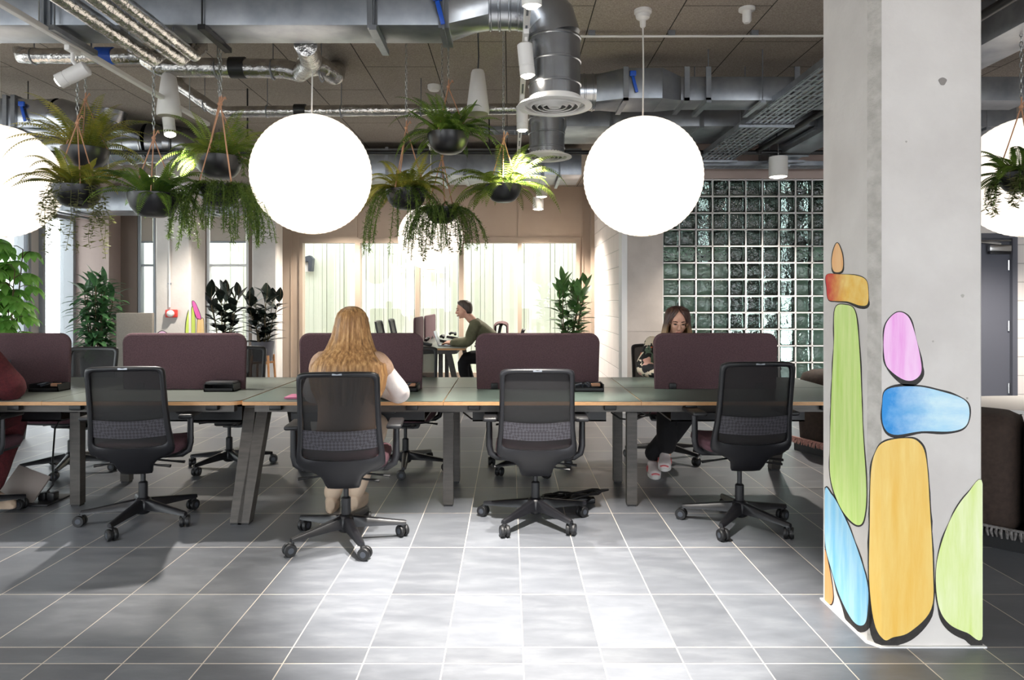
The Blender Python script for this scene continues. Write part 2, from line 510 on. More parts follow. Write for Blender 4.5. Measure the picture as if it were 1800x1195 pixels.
# far wall: end panels, lintel band with joints, openings on the left
b = MB()
y0, y1 = FAR, FAR + 0.2
b.span(fx(497), W1L, y0, y1, 0, CEIL)
b.span(W1R, 1.44, y0, y1, 0, CEIL)
b.span(W1L, W1R, y0, y1, HEAD + 0.09, CEIL)
for px in (625, 735, 914):                                # cover strips of the panel joints
    b.span(fx(px) - 0.035, fx(px) + 0.035, y0 - 0.02, y0, HEAD + 0.09, CEIL)
b.span(fx(512) - 0.01, fx(512) + 0.01, y0 - 0.015, y0, 0, CEIL)
b.span(fx(1024) - 0.012, fx(1024) + 0.012, y0 - 0.02, y0, 0, CEIL)
struct(b.build('wall_far', M['beige'], smooth=False))
b = MB()
A0, A1, B0, B1 = fx(241), fx(273), fx(362), fx(437)
HB = fz(340)
b.span(LEFT, A0, y0, y1, 0, CEIL); b.span(A1, B0, y0, y1, 0, CEIL); b.span(B1, fx(497), y0, y1, 0, CEIL)
b.span(A0, A1, y0, y1, HB, CEIL); b.span(B0, B1, y0, y1, HB, CEIL)
struct(b.build('wall_far_left', M['brown'], smooth=False))
b = MB()
b.span(LEFT + 0.02, fx(212), FAR - 0.35, FAR, 0, CEIL)
struct(b.build('trim_1', M['soffit'], smooth=False))

def window(name, rects, frame_boxes, mat_frame, glass_y=None, glass_x=None):
    b = MB()
    for q in frame_boxes: b.span(*q)
    w = b.build(name, mat_frame, smooth=False)
    struct(w)
    for (a0, a1, z0, z1) in rects:
        g = MB()
        if glass_y is not None: g.span(a0, a1, glass_y, glass_y + 0.012, z0, z1)
        else: g.span(glass_x - 0.012, glass_x, a0, a1, z0, z1)
        g.build('pane', M['pane'], w, smooth=False)
    return w
# window 1: the wide far window
mul = [(527, 533), (625, 634), (730, 738), (807, 815), (910, 917), (1013, 1019)]
fr = [(fx(a), fx(c), FAR - 0.045, FAR + 0.11, 0.0, HEAD) for a, c in mul]
fr += [(W1L - 0.03, W1R + 0.03, FAR - 0.03, FAR + 0.12, HEAD, HEAD + 0.1), (W1L - 0.03, W1R + 0.03, FAR - 0.02, FAR + 0.12, 0.0, 0.1)]
window('window_1', [(fx(mul[i][1]), fx(mul[i + 1][0]), 0.1, HEAD) for i in range(5)], fr, M['beige_frame'], glass_y=FAR + 0.06)
# windows 2 and 3 with blinds
for k, (a0, a1) in enumerate(((A0, A1), (B0, B1))):
    f = 0.05
    fr = [(a0, a0 + f, FAR + 0.02, FAR + 0.14, 0, HB), (a1 - f, a1, FAR + 0.02, FAR + 0.14, 0, HB), (a0, a1, FAR + 0.02, FAR + 0.14, HB - 0.06, HB), (a0, a1, FAR + 0.02, FAR + 0.14, 0, 0.1), (a0, a1, FAR + 0.04, FAR + 0.1, fz(468), fz(464))]
    window('window_%d' % (k + 2), [(a0 + f, a1 - f, 0.1, HB - 0.06)], fr, M['grey_frame'] if k == 0 else M['white_paint'], glass_y=FAR + 0.09)
    t = thing('roller_blind', ['half lowered grey roller blind in the narrow far window behind the grey partition', 'half lowered cream roller blind in the window between the two grey concrete pillars'][k], 'blind', ((a0 + a1) / 2, FAR + 0.03, fz(425)))
    w = a1 - a0 - 0.12
    hgt = HB - fz(425)
    b = MB(); b.box((0, 0, hgt / 2), (w, 0.006, hgt)); b.build('blind_cloth', M['blind'], t, smooth=False)
    b = MB(); b.box((0, 0, 0.0), (w, 0.024, 0.035), bev=0.006); b.build('bottom_bar', M['grey_frame'], t)
    b = MB(); b.tube([(-w / 2, 0, hgt - 0.03), (w / 2, 0, hgt - 0.03)], 0.028, 12); b.build('roller', M['grey_frame'], t)

# left wall: deep mullions and tall panes
def ly(px): return LEFT * F / (px - VX)
HL = 2.78
wl = [(-4.0, 0.6), (1.0, 4.2), (4.6, 7.6)]
b = MB()
edges = [(-4.2, -4.0), (0.6, 1.0), (4.2, 4.6), (7.6, 8.0), (ly(48), ly(68)), (ly(127), FAR + 0.2)]
for a, c in edges: b.span(LEFT - 0.2, LEFT, a, c, 0, HL)
b.span(LEFT - 0.2, LEFT, -4.2, FAR + 0.2, HL, CEIL)
struct(b.build('wall_left', M['plaster'], smooth=False))
spans = [(-4.0, 0.6), (1.0, 4.2), (4.6, 7.6), (8.0, ly(48)), (ly(68), ly(127))]
for k, (a, c) in enumerate(spans):
    f = 0.07
    fr = [(LEFT - 0.16, LEFT + 0.06, a, a + f, 0, HL), (LEFT - 0.16, LEFT + 0.06, c - f, c, 0, HL), (LEFT - 0.16, LEFT + 0.04, a, c, HL - 0.08, HL), (LEFT - 0.16, LEFT + 0.04, a, c, 0, 0.08)]
    rects = [(a + f, c - f, 0.08, HL - 0.08)]
    if c - a > 2:
        mid = (a + c) / 2
        fr.append((LEFT - 0.16, LEFT + 0.05, mid - 0.035, mid + 0.035, 0, HL))
        rects = [(a + f, mid - 0.035, 0.08, HL - 0.08), (mid + 0.035, c - f, 0.08, HL - 0.08)]
    window('window_%d' % (k + 4), rects, fr, M['grey_frame'], glass_x=LEFT - 0.09)
for k, px in enumerate((45, 139.5)):
    b = MB(); b.span(LEFT, LEFT + 0.05, ly(px) - 0.04, ly(px) + 0.04, 0, HL)
    struct(b.build('trim_%d' % (k + 2), M['dark_frame'], smooth=False))

# right side: block return wall, pier, glass blocks, block wall with the door
XR = 1.44
b = MB(); b.span(XR, XR + 0.16, 8.5, FAR + 0.2, 0, CEIL)
struct(b.build('wall_return', M['block_side'], smooth=False))
b = MB(); b.span(1.396, 1.838, 8.2, 8.52, 0, CEIL)
b.span(1.396, 1.838, 8.197, 8.2, 0.985, 0.99)
struct(b.build('wall_pier', M['concrete_warm'], smooth=False))
b = MB(); b.span(1.345, 1.41, 8.19, 8.42, 0, CEIL)
struct(b.build('trim_4', M['white_paint'], smooth=False))
b = MB(); b.span(1.838, 4.9, 8.2, 8.42, 2.82, CEIL)
struct(b.build('wall_lintel', M['soffit'], smooth=False))
gx0, gy, pitch, nx, nz = 1.838, 8.22, 0.2, 15, 14
b = MB()
for i in range(nx + 1):
    x = gx0 + 0.006 + i * pitch; b.span(x - 0.007, x + 0.007, gy, gy + 0.085, 0, nz * pitch + 0.02)
for k in range(nz + 1):
    z = k * pitch + 0.008; b.span(gx0, gx0 + nx * pitch + 0.012, gy, gy + 0.085, z - 0.007, z + 0.007)
gw = b.build('window_9', M['white_paint'], smooth=False); struct(gw)
b = MB()
for i in range(nx):
    for k in range(nz):
        b.box((gx0 + 0.006 + (i + 0.5) * pitch, gy + 0.045, 0.008 + (k + 0.5) * pitch), (pitch - 0.0145, 0.095, pitch - 0.0145), bev=0.022, seg=3)
b.build('glass_blocks', M['block_glass'], gw, angle=80)
DX0, DX1, DZ = 5.16, 6.02, 2.10
b = MB()
b.span(4.85, DX0 - 0.06, 8.2, 8.4, 0, CEIL); b.span(DX1 + 0.06, 9.7, 8.2, 8.4, 0, CEIL); b.span(DX0 - 0.06, DX1 + 0.06, 8.2, 8.4, DZ + 0.06, CEIL)
struct(b.build('wall_right_far', M['block_front'], smooth=False))
b = MB(); b.span(9.5, 9.7, -4.2, 8.2, 0, CEIL)
struct(b.build('wall_right', M['plaster'], smooth=False))
b = MB(); b.span(-7.6, 9.7, -4.2, -4.0, 2.9, CEIL); b.span(-7.6, -6.6, -4.2, -4.0, 0, 2.9); b.span(8.4, 9.7, -4.2, -4.0, 0, 2.9); b.span(-2.4, 0.4, -4.2, -4.0, 0, 2.9)  # unseen wall, its openings shaped to control the daylight from behind the camera
struct(b.build('wall_back', M['plaster'], smooth=False))
d = MB(); d.span(DX0, DX1, 8.22, 8.27, 0.005, DZ)
door = struct(d.build('door_1', M['door'], smooth=False))
b = MB()
b.span(DX0 - 0.06, DX0, 8.17, 8.4, 0, DZ + 0.06); b.span(DX1, DX1 + 0.06, 8.17, 8.4, 0, DZ + 0.06); b.span(DX0, DX1, 8.17, 8.4, DZ, DZ + 0.06)
b.build('door_frame', M['door'], door, smooth=False)
b = MB(); b.box((5.86, 8.17, 1.98), (0.26, 0.06, 0.08), bev=0.01); b.build('door_closer', M['chrome'], door)
b = MB(); b.box((5.86, 8.17, 1.925), (0.25, 0.05, 0.03), bev=0.005); b.build('closer_body', M['black'], door)
b = MB(); b.tube([(5.86, 8.15, 2.03), (5.55, 8.12, 2.06), (5.98, 8.15, 2.07)], 0.012, 8); b.build('closer_arm', M['chrome'], door)
for z in (0.3, 1.05, 1.78):
    b = MB(); b.tube([(DX1 - 0.02, 8.21, z - 0.06), (DX1 - 0.02, 8.21, z + 0.06)], 0.011, 8); b.build('hinge', M['chrome'], door)
b = MB(); b.tube([(5.24, 8.22, 1.02), (5.24, 8.17, 1.02), (5.36, 8.17, 1.02)], 0.011, 8); b.build('door_handle', M['chrome'], door)
# slim pipe in the corner of the return wall
b = MB(); b.span(1.385, 1.44, 11.6, 11.72, 0, CEIL)
struct(b.build('trim_5', M['beige_frame'], smooth=False))

# ------------------------------------------------------------------ outside
b = MB(); b.span(-30, 30, 12.1, 40, -0.3, -0.12); b.span(-30, -7.6, -20, 12.1, -0.3, -0.12); b.span(1.6, 30, 8.52, 12.1, -0.3, -0.12); b.span(-7.6, 9.7, -30, -4.2, -0.3, -0.12); b.span(9.7, 30, -20, 8.5, -0.3, -0.12)
struct(b.build('floor_outside', M['concrete'], smooth=False))
b = MB()
x = -8.7
r = random.Random(3)
while x < 1.5:
    w = 0.075 + 0.02 * r.random()
    b.span(x, x + w, 14.0 + 0.015 * r.random(), 14.05, -0.12, 3.4)
    x += 0.09
b.span(-8.7, 1.5, 14.05, 14.08, -0.12, 3.4)
f = b.build('slatted_fence', M['slats'], smooth=False)
tag(f, 'tall pale slatted fence outside the wide far window', 'fence')
b = MB()
y = 2.0
while y < 14:
    b.span(-12.02, -11.98 + 0.02 * r.random(), y, y + 0.095, -0.12, 2.3); y += 0.11
b.span(-12.06, -12.02, 2, 14, -0.12, 2.3)
f = b.build('slatted_fence', M['slats_left'], smooth=False)
tag(f, 'white slatted fence outside the tall windows behind the leafy plants', 'fence')
t = thing('wall_lamp', 'small dark wedge shaped lamp fixed on the pale slatted fence outside', 'lamp', P(541, 463, 13.9))
b = MB(); b.prism([(-0.09, 0.12), (0.06, 0.16), (0.12, 0.1), (0.1, -0.16), (0.03, -0.16), (0.03, 0.04), (-0.1, 0.02)], (0, 0.08, 0), (1, 0, 0), (0, 0, 1), (0, -1, 0), 0.16); b.build('lamp_hood', M['dark_frame'], t, smooth=False)
b = MB(); b.box((-0.02, 0.06, -0.07), (0.1, 0.1, 0.2), bev=0.01); b.build('lamp_body', M['white_plastic'], t)
# garden behind the glass blocks
def bush(name, label, loc, size, n, seed):
    r = random.Random(seed)
    t = thing(name, label, 'bush', loc)
    b = MB()
    for i in range(n):
        p = Vector((r.gauss(0, 1), r.gauss(0, 1), r.gauss(0, 1))).normalized() * (0.75 + 0.3 * r.random())
        p = Vector((p.x * size[0], p.y * size[1], p.z * size[2] + size[2]))
        u = Vector((r.gauss(0, 1), r.gauss(0, 1), r.gauss(0, 1))).normalized() * 0.09
        w = u.orthogonal().normalized() * 0.05
        b.add([p - u, p + w, p + u, p - w], [(0, 1, 2, 3)])
    b.build('foliage', M['hedge'], t, smooth=False)
    b = MB(); b.ball((0, 0, size[2] * 1.0), (size[0] * 0.72, size[1] * 0.72, size[2] * 0.8)); b.build('crown', M['hedge'], t)
    b = MB(); b.tube([(0, 0, -0.12), (0.02, 0.01, size[2] * 0.6)], 0.05, 8); b.build('stem', M['stem'], t)
for k, (x, y, sx, sz) in enumerate(((2.55, 11.3, 0.9, 2.3), (4.0, 11.5, 0.95, 2.5), (5.4, 11.3, 0.95, 2.3), (6.8, 11.5, 0.95, 2.4), (8.3, 11.3, 0.95, 2.3))):
    bush('garden_bush', 'dark garden bush outside behind the glass block wall', (x, y, 0), (sx, 0.7, sz), 1100, 20 + k)
    C.objects[-1].parent['group'] = 'bushes behind the glass blocks'
for (xa, xb, lab) in ((1.9, 3.05, 'pale green garden fence glimpsed through the glass blocks beside the concrete pier'), (4.0, 4.62, 'narrow pale green garden fence glimpsed through the glass blocks beside the painted column')):
    b = MB(); b.span(xa, xb, 9.5, 9.56, -0.12, 2.02)
    for q in range(4): b.span(xa, xb, 9.47, 9.5, 0.2 + q * 0.5, 0.25 + q * 0.5)
    tag(b.build('garden_fence', M['green_clad'], smooth=False), lab, 'fence')

# ------------------------------------------------------------------ painted concrete columns
def piece_clip(poly, x0, x1):
    """part of a pixel polygon between two vertical lines"""
    def cut(pts, xc, keep_right):
        out = []
        for i in range(len(pts)):
            a, c = pts[i], pts[(i + 1) % len(pts)]
            ia = (a[0] >= xc) if keep_right else (a[0] <= xc)
            ic = (c[0] >= xc) if keep_right else (c[0] <= xc)
            if ia: out.append(a)
            if ia != ic:
                t = (xc - a[0]) / (c[0] - a[0]); out.append((xc, a[1] + t * (c[1] - a[1])))
        return out
    p = cut(poly, x0, True)
    return cut(p, x1, False) if len(p) > 2 else []
def smooth_poly(pts, sub=6):
    out = []
    n = len(pts)
    for i in range(n):
        p0, p1, p2, p3 = (Vector((*pts[(i + k) % n], 0)) for k in (-1, 0, 1, 2))
        for s in range(sub):
            t = s / sub
            q = 0.5 * ((2 * p1) + (p2 - p0) * t + (2 * p0 - 5 * p1 + 4 * p2 - p3) * t * t + (3 * p1 - p0 - 3 * p2 + p3) * t ** 3)
            out.append((q.x, q.y))
    return out
def offset_poly(pts, d, low=0.0, seed=1):
    """the outline moved outwards by d, more towards the foot by low, wavering as a brush does"""
    n = len(pts)
    ys = [p[1] for p in pts]; ymin, ymax = min(ys), max(ys)
    area = sum(pts[i][0] * pts[(i + 1) % n][1] - pts[(i + 1) % n][0] * pts[i][1] for i in range(n))
    sg = 1 if area > 0 else -1
    out = []
    for i in range(n):
        a, c = pts[i - 1], pts[(i + 1) % n]
        t = Vector((c[0] - a[0], c[1] - a[1])); t = t.normalized() if t.length > 1e-6 else Vector((1, 0))
        nx, ny = t.y * sg, -t.x * sg
        w = d * (0.65 + 0.7 * noise.noise(Vector((pts[i][0] * 0.03, pts[i][1] * 0.03, seed * 7.1))))
        w += low * max(0, (pts[i][1] - ymin) / (ymax - ymin) - 0.8) * 5
        out.append((pts[i][0] + nx * w, pts[i][1] + ny * w))
    return out
def paint(name, a, c, d=None, streak=(14, 14, 1.6), grad=None, light=(236, 232, 214)):
    """brushed paint: two tones in streaks; grad = (axis, from, to, colour) for a stone painted in two colours"""
    m, nt, bs, out = nmat(name)
    v = coords(nt, streak)
    f = noise_n(nt, v, 1.6, 6, 0.6)
    stops = [(0.3, lin(*a)), (0.62, lin(*c))] + ([(0.8, lin(*d))] if d else [])
    col = ramp(nt, f, stops)
    if grad:
        tc = nt.nodes.new('ShaderNodeTexCoord'); sp = nt.nodes.new('ShaderNodeSeparateXYZ')
        nt.links.new(tc.outputs['Object'], sp.inputs[0])
        mr = nt.nodes.new('ShaderNodeMapRange')
        mr.inputs[1].default_value = grad[1]; mr.inputs[2].default_value = grad[2]
        s = math_n(nt, 'ADD', sp.outputs[grad[0]], math_n(nt, 'MULTIPLY', math_n(nt, 'SUBTRACT', noise_n(nt, coords(nt), 22, 6, 0.7), 0.5), abs(grad[2] - grad[1]) * 0.9))
        nt.links.new(s, mr.inputs[0])
        col = mixc(nt, mr.outputs[0], col, lin(*grad[3]))
    nt.links.new(col, bs.inputs['Base Color'])
    bs.inputs['Roughness'].default_value = 0.55
    return m
M['ink'] = mat('black_paint', (34, 31, 30), 0.7, 0, (48, 44, 42), 60)
PXC, PY, PXL, PXR = 1.455, 2.672, 1.42, 1.852         # corner, front and side of the near column
col = thing('concrete_column', 'large grey concrete column painted with tall stacks of coloured stones', 'column', (1.64, 2.88, 0))
o0 = Vector((1.64, 2.88, 0))
outline = [(PXC, PY), (PXR - 0.01, PY), (PXR, PY + 0.01), (PXR, 3.09), (PXL, 3.09), (PXL, 2.712)]
b = MB()
n = len(outline)
zs = [0, CEIL]
b.add([Vector((x, y, 0)) - o0 for x, y in outline] + [Vector((x, y, CEIL)) - o0 for x, y in outline], [(i, (i + 1) % n, n + (i + 1) % n, n + i) for i in range(n)] + [tuple(range(n - 1, -1, -1)), tuple(range(n, 2 * n))])
b.build('shaft', M['concrete'], col, smooth=False)
b = MB(); b.add([Vector((PXC + 0.0005, PY - 0.0006, 0)) - o0, Vector((PXC, PY - 0.0006, CEIL)) - o0, Vector((PXL - 0.0006, 2.7115, CEIL)) - o0, Vector((PXL - 0.0006, 2.7115, 0)) - o0], [(0, 1, 2, 3)])
b.build('chamfer', M['concrete_rough'], col, smooth=False)
b = MB(); b.prism([(PXC - 0.01, PY - 0.012), (PXR + 0.008, PY - 0.012), (PXR + 0.008, 3.1), (PXL - 0.012, 3.1), (PXL - 0.012, 2.70)], -o0, (1, 0, 0), (0, 1, 0), (0, 0, 1), 0.006)
b.build('floor_sealant', M['white_paint'], col, smooth=False)
bx1, bx0 = VX + PXL * F / 2.712, VX + PXC * F / PY    # where the chamfer stands in the photograph's frame
def on_column(px, py, off):
    kx = (px - VX) / F
    if px <= bx1:                                     # side face, x = PXL
        D = (PXL - off) / kx; q = Vector((PXL - off, D, 0))
    elif px >= bx0:
        D = PY - off; q = Vector((kx * D, D, 0))
    else:
        d = Vector((PXC - PXL, PY - 2.712)); nrm = Vector((d.y, -d.x)).normalized()
        p0 = Vector((PXL, 2.712)) + nrm * off
        t = (p0.x - kx * p0.y) / (kx * d.y - d.x); q = Vector((p0.x + d.x * t, p0.y + d.y * t, 0)); D = q.y
    q.z = max(0.004, H - (py - VY) * D / F)
    return q - o0
def stone(pts, material, ink=4.0, low=0.0, seed=1, label=None, name='painted_stone'):
    sp = smooth_poly(pts)
    big = offset_poly(sp, ink, low, seed)
    b = MB()
    for poly, off, mi in ((big, 0.0010, 1), (sp, 0.0020, 0)):
        for x0, x1 in ((1400, bx1), (bx1, bx0), (bx0, 1900)):
            c = piece_clip(poly, x0, x1)
            if len(c) > 2:
                c = [(min(max(x, 1449.5), VX + PXR * F / PY - 0.5), y) for x, y in c]
                vs = [on_column((x0 + 1e-4) if x <= x0 else (x1 - 1e-4) if x >= x1 else x, y, off) for x, y in c]
                b.add(vs, [tuple(range(len(vs)))], mi)
    o = b.build(name, [material, M['ink']], col, smooth=False)
    if label: o['label'] = label
stone([(1472, 427), (1480, 445), (1482, 466), (1478, 477), (1466, 477), (1462, 462), (1465, 440)], paint('peach_paint', (240, 176, 116), (246, 196, 140)), 2.2, 2, 1, 'small peach stone at the top of the left painted stack')
stone([(1453, 483), (1475, 482), (1505, 484), (1522, 492), (1526, 510), (1525, 534), (1512, 537), (1490, 530), (1470, 529), (1456, 526), (1453, 505)], paint('fire_paint', (246, 192, 76), (250, 214, 126), None, (10, 10, 10), (1, 0.0, 0.16, (208, 52, 50))), 2.2, 4, 2, 'red to yellow block shaped painted stone')
stone([(1468, 542), (1488, 536), (1502, 545), (1508, 580), (1513, 660), (1517, 760), (1523, 860), (1519, 910), (1509, 923), (1492, 912), (1474, 885), (1460, 840), (1459, 780), (1462, 680), (1466, 600)], paint('lime_paint', (194, 230, 112), (222, 240, 160), (234, 244, 196)), 2.2, 2, 3, 'tall lime green painted stone')
stone([(1450, 862), (1461, 868), (1475, 890), (1498, 940), (1524, 1022), (1525, 1075), (1518, 1098), (1500, 1092), (1478, 1052), (1461, 1000), (1450, 950)], paint('sky_blue_paint', (120, 196, 236), (176, 220, 240)), 3.0, 11, 4, 'slanting pale blue painted stone')
stone([(1449, 968), (1456, 990), (1464, 1040), (1462, 1060), (1455, 1060), (1449, 1050)], paint('orange_paint', (236, 146, 84), (242, 170, 112)), 2.0, 0, 5, 'orange painted stone')
stone([(1577, 549), (1596, 556), (1608, 585), (1618, 630), (1619, 655), (1606, 668), (1588, 667), (1566, 652), (1556, 636), (1553, 600), (1558, 568)], paint('pink_paint', (236, 152, 224), (246, 200, 238)), 3.2, 9, 6, 'pink oval painted stone')
stone([(1560, 684), (1610, 679), (1655, 688), (1694, 702), (1704, 722), (1698, 748), (1672, 758), (1620, 758), (1572, 764), (1553, 748), (1551, 710)], paint('blue_paint', (150, 206, 236), (206, 232, 242), None, (3, 3, 10), (0, 0.02, -0.17, (20, 140, 216))), 4.0, 2, 7, 'long blue painted stone')
stone([(1556, 776), (1590, 770), (1614, 776), (1628, 806), (1635, 900), (1640, 1000), (1637, 1070), (1600, 1110), (1570, 1120), (1554, 1124), (1537, 1095), (1528, 1020), (1529, 920), (1531, 830), (1540, 792)], paint('yellow_paint', (234, 184, 78), (240, 204, 116), (244, 218, 150)), 3.6, 14, 8, 'big mustard yellow painted stone')
stone([(1729, 850), (1700, 868), (1672, 910), (1652, 965), (1645, 1010), (1650, 1065), (1668, 1096), (1700, 1112), (1729, 1118), (1740, 1000)], paint('pale_lime_paint', (212, 230, 134), (234, 242, 192), (242, 245, 216)), 3.0, 15, 9, 'half hidden pale lime painted stone')

for px, py, rs in ((1657, 143, 0.0155), (1593, 249, 0.004), (1640, 600, 0.004), (1700, 700, 0.0045), (1692, 520, 0.007)):
    q = on_column(px, py, 0.0012)
    b = MB(); b.add([q + Vector((rs * math.cos(a) * (1 + 0.2 * math.sin(3 * a)), 0, rs * math.sin(a))) for a in [2 * PI * k / 16 for k in range(16)]], [tuple(range(16))]); b.build('stain', mat('stain', (140, 134, 130), 0.8) if rs > 0.01 else M['concrete_rough'], col, smooth=False)

# the other columns
def plain_column(x0, x1, y0, y1, label):
    t = thing('concrete_column', label, 'column', ((x0 + x1) / 2, (y0 + y1) / 2, 0))
    b = MB(); b.box((0, 0, CEIL / 2), (x1 - x0, y1 - y0, CEIL), bev=0.02, seg=1); b.build('shaft', M['concrete'], t, smooth=False)
    return t
LX0, LX1, LY0, LY1 = -4.52, -4.07, 8.7, 9.14
cl = plain_column(LX0, LX1, LY0, LY1, 'concrete column carrying a red alarm sounder and small painted stones behind the desks')
co = Vector(((LX0 + LX1) / 2, (LY0 + LY1) / 2, 0))
def far_stone(face, pts, material, label):
    b = MB()
    for poly, off, mi in ((offset_poly(smooth_poly(pts), 1.6, 0.5, 3), 0.002, 1), (smooth_poly(pts), 0.004, 0)):
        vs = []
        for px, py in poly:
            if face == 'front':
                D = LY0 - off; q = Vector(((px - VX) * D / F, D, H - (py - VY) * D / F))
                q.x = min(q.x, LX1 - 0.02)
            else:
                D = (LX1 + off) * F / (px - VX); D = min(max(D, LY0 + 0.02), LY1 - 0.02); q = Vector((LX1 + off, D, H - (py - VY) * D / F))
            vs.append(q - co)
        b.add(vs, [tuple(range(len(vs)))], mi)
    b.build('painted_stone', [material, M['ink']], cl, smooth=False)['label'] = label
far_stone('front', [(275, 590), (285, 582), (296, 590), (296, 610), (276, 610)], paint('far_pink', (226, 170, 214), (236, 196, 226)), 'pale pink painted stone')
far_stone('front', [(326, 630), (327, 570), (334, 548), (334, 640)], paint('far_lime_front', (184, 214, 70), (206, 226, 110)), 'lime painted stone')
far_stone('side', [(337, 546), (341, 549), (343, 570), (342, 640), (337, 640)], paint('far_lime', (184, 214, 70), (206, 226, 110)), 'lime painted stone')
far_stone('side', [(338, 530), (343, 532), (350, 548), (353, 560), (347, 560), (341, 546)], paint('far_magenta', (222, 78, 170), (232, 110, 190)), 'magenta painted stone')
far_stone('side', [(347, 566), (352, 562), (358, 566), (359, 640), (346, 640)], paint('far_yellow', (240, 202, 130), (244, 214, 160)), 'yellow painted stone')
plain_column(-4.27, -3.86, 11.3, 11.62, 'bare grey concrete pillar between the rubber plants and the wide far window')
t = thing('alarm_sounder', 'red fire alarm sounder on the concrete column behind the desks', 'alarm', P(303, 551, LY0 - 0.002))
b = MB(); b.box((0, -0.02, 0), (0.15, 0.04, 0.1), bev=0.012); b.build('base', M['red'], t)
b = MB(); b.lathe([(0.001, 0), (0.045, 0), (0.04, 0.03), (0.02, 0.045), (0.001, 0.047)], 20, (0, -0.04, 0), 0, Matrix.Rotation(PI / 2, 3, 'X')); b.build('sounder_dome', M['white_plastic'], t)
pz = P(300, 540, LY0).z
t = thing('cable_conduit', 'thin white cable conduit running up the column from the red alarm', 'conduit', (P(299, 540, LY0).x, LY0 - 0.014, pz))
b = MB(); b.tube([(0, 0, 0.0), (0, 0, CEIL - pz)], 0.012, 10); b.build('tube', M['white_plastic'], t)
for z in (0.3, 0.95, 1.6):
    b = MB(); b.box((0, 0.002, z), (0.036, 0.022, 0.02)); b.build('clip', M['galv'], t, smooth=False)

# ------------------------------------------------------------------ paper lanterns
M['lantern'] = emit('rice_paper', (255, 243, 228), LAMP['lantern'])
def make_lantern(R=0.405):
    t = thing('paper_lantern', 'x', 'lamp', (0, 0, 0), 0, 'round paper lanterns')
    prof = []
    nr = 33
    for i in range(nr * 2 + 1):
        a = PI * (0.035 + 0.93 * i / (nr * 2))
        rr = R * (1.0 if i % 2 else 0.9925)
        prof.append((rr * math.sin(a), -rr * math.cos(a)))
    b = MB(); b.lathe(prof, 48, (0, 0, 0), 0, None, False); b.build('paper_shade', M['lantern'], t, angle=60)
    b = MB(); b.tube([(0, 0, R - 0.03), (0, 0, R + 0.01)], 0.02, 10); b.build('lamp_holder', M['white_plastic'], t)
    for s in (1, -1):
        b = MB(); b.tube([(0.05 * math.cos(a), 0.05 * math.sin(a), s * R * 0.988) for a in [2 * PI * k / 20 for k in range(20)]], 0.003, 6, 0, False, True)
        b.build('wire_ring', M['white_plastic'], t)
    return t
def hang_lantern(t, loc, label, rose_z=CEIL):
    t['label'] = label; t.location = loc
    L = rose_z - loc[2]
    b = MB(); b.tube([(0, 0, 0.41), (0.004, 0, 0.7), (0, 0, L - 0.06)], 0.0055, 8); b.build('cord', M['white_plastic'], t)
    b = MB(); b.lathe([(0.012, L - 0.12), (0.02, L - 0.11), (0.022, L - 0.07), (0.045, L - 0.055), (0.05, L - 0.035), (0.04, L - 0.03), (0.06, L - 0.02), (0.06, L)], 20); b.build('ceiling_rose', M['white_plastic'], t)
l0 = make_lantern()
spots = [(P(1130, 311, 4.67), 'big glowing paper lantern hanging before the glass block wall'),
         (P(548, 307, 4.67), 'big glowing paper lantern hanging above the blonde person'),
         (P(-2, 319, 4.95), 'big glowing paper lantern cut off by the picture edge beside the hanging ferns'),
         (P(757, 417, 8.5), 'smaller looking far paper lantern half covered by trailing plants'),
         (P(1806, 312, 4.67), 'paper lantern partly hidden behind the painted column above the dark door')]
ls = [l0] + [dup(l0, (0, 0, 0), 0, 'x') for _ in spots[1:]]
for t, (loc, lab) in zip(ls, spots): hang_lantern(t, loc, lab)

# ------------------------------------------------------------------ track lights
M['led'] = emit('lit_lens', (255, 244, 228), 22.0)
def rail(x, z, y0, y1, label, slots):
    t = thing('track_rail', label, 'track', (x, (y0 + y1) / 2, z))
    L = y1 - y0
    b = MB()
    b.box((0, 0, 0.0), (0.035, L, 0.03), bev=0.003, seg=1)
    b.build('rail', M['white_plastic'], t)
    if slots:
        k = 0.5
        while k < L - 0.3:
            b = MB(); b.box((0, -L / 2 + k, -0.016), (0.012, 0.2, 0.004)); k += 0.33
            b.build('contact_slot', M['dark_frame'], t, smooth=False)
    for s in (-0.42, 0.0, 0.42):
        b = MB(); b.tube([(0, s * L, 0.01), (0, s * L, CEIL - z)], 0.004, 6); b.build('hanger', M['chain'], t)
    return t
rail(-2.51, 2.82, 1.6, 5.68, 'long white light track slanting across the upper corner above the ferns', False)
rail(0.09, 2.84, 1.6, 7.6, 'white light track running beside the round steel ducts', True)
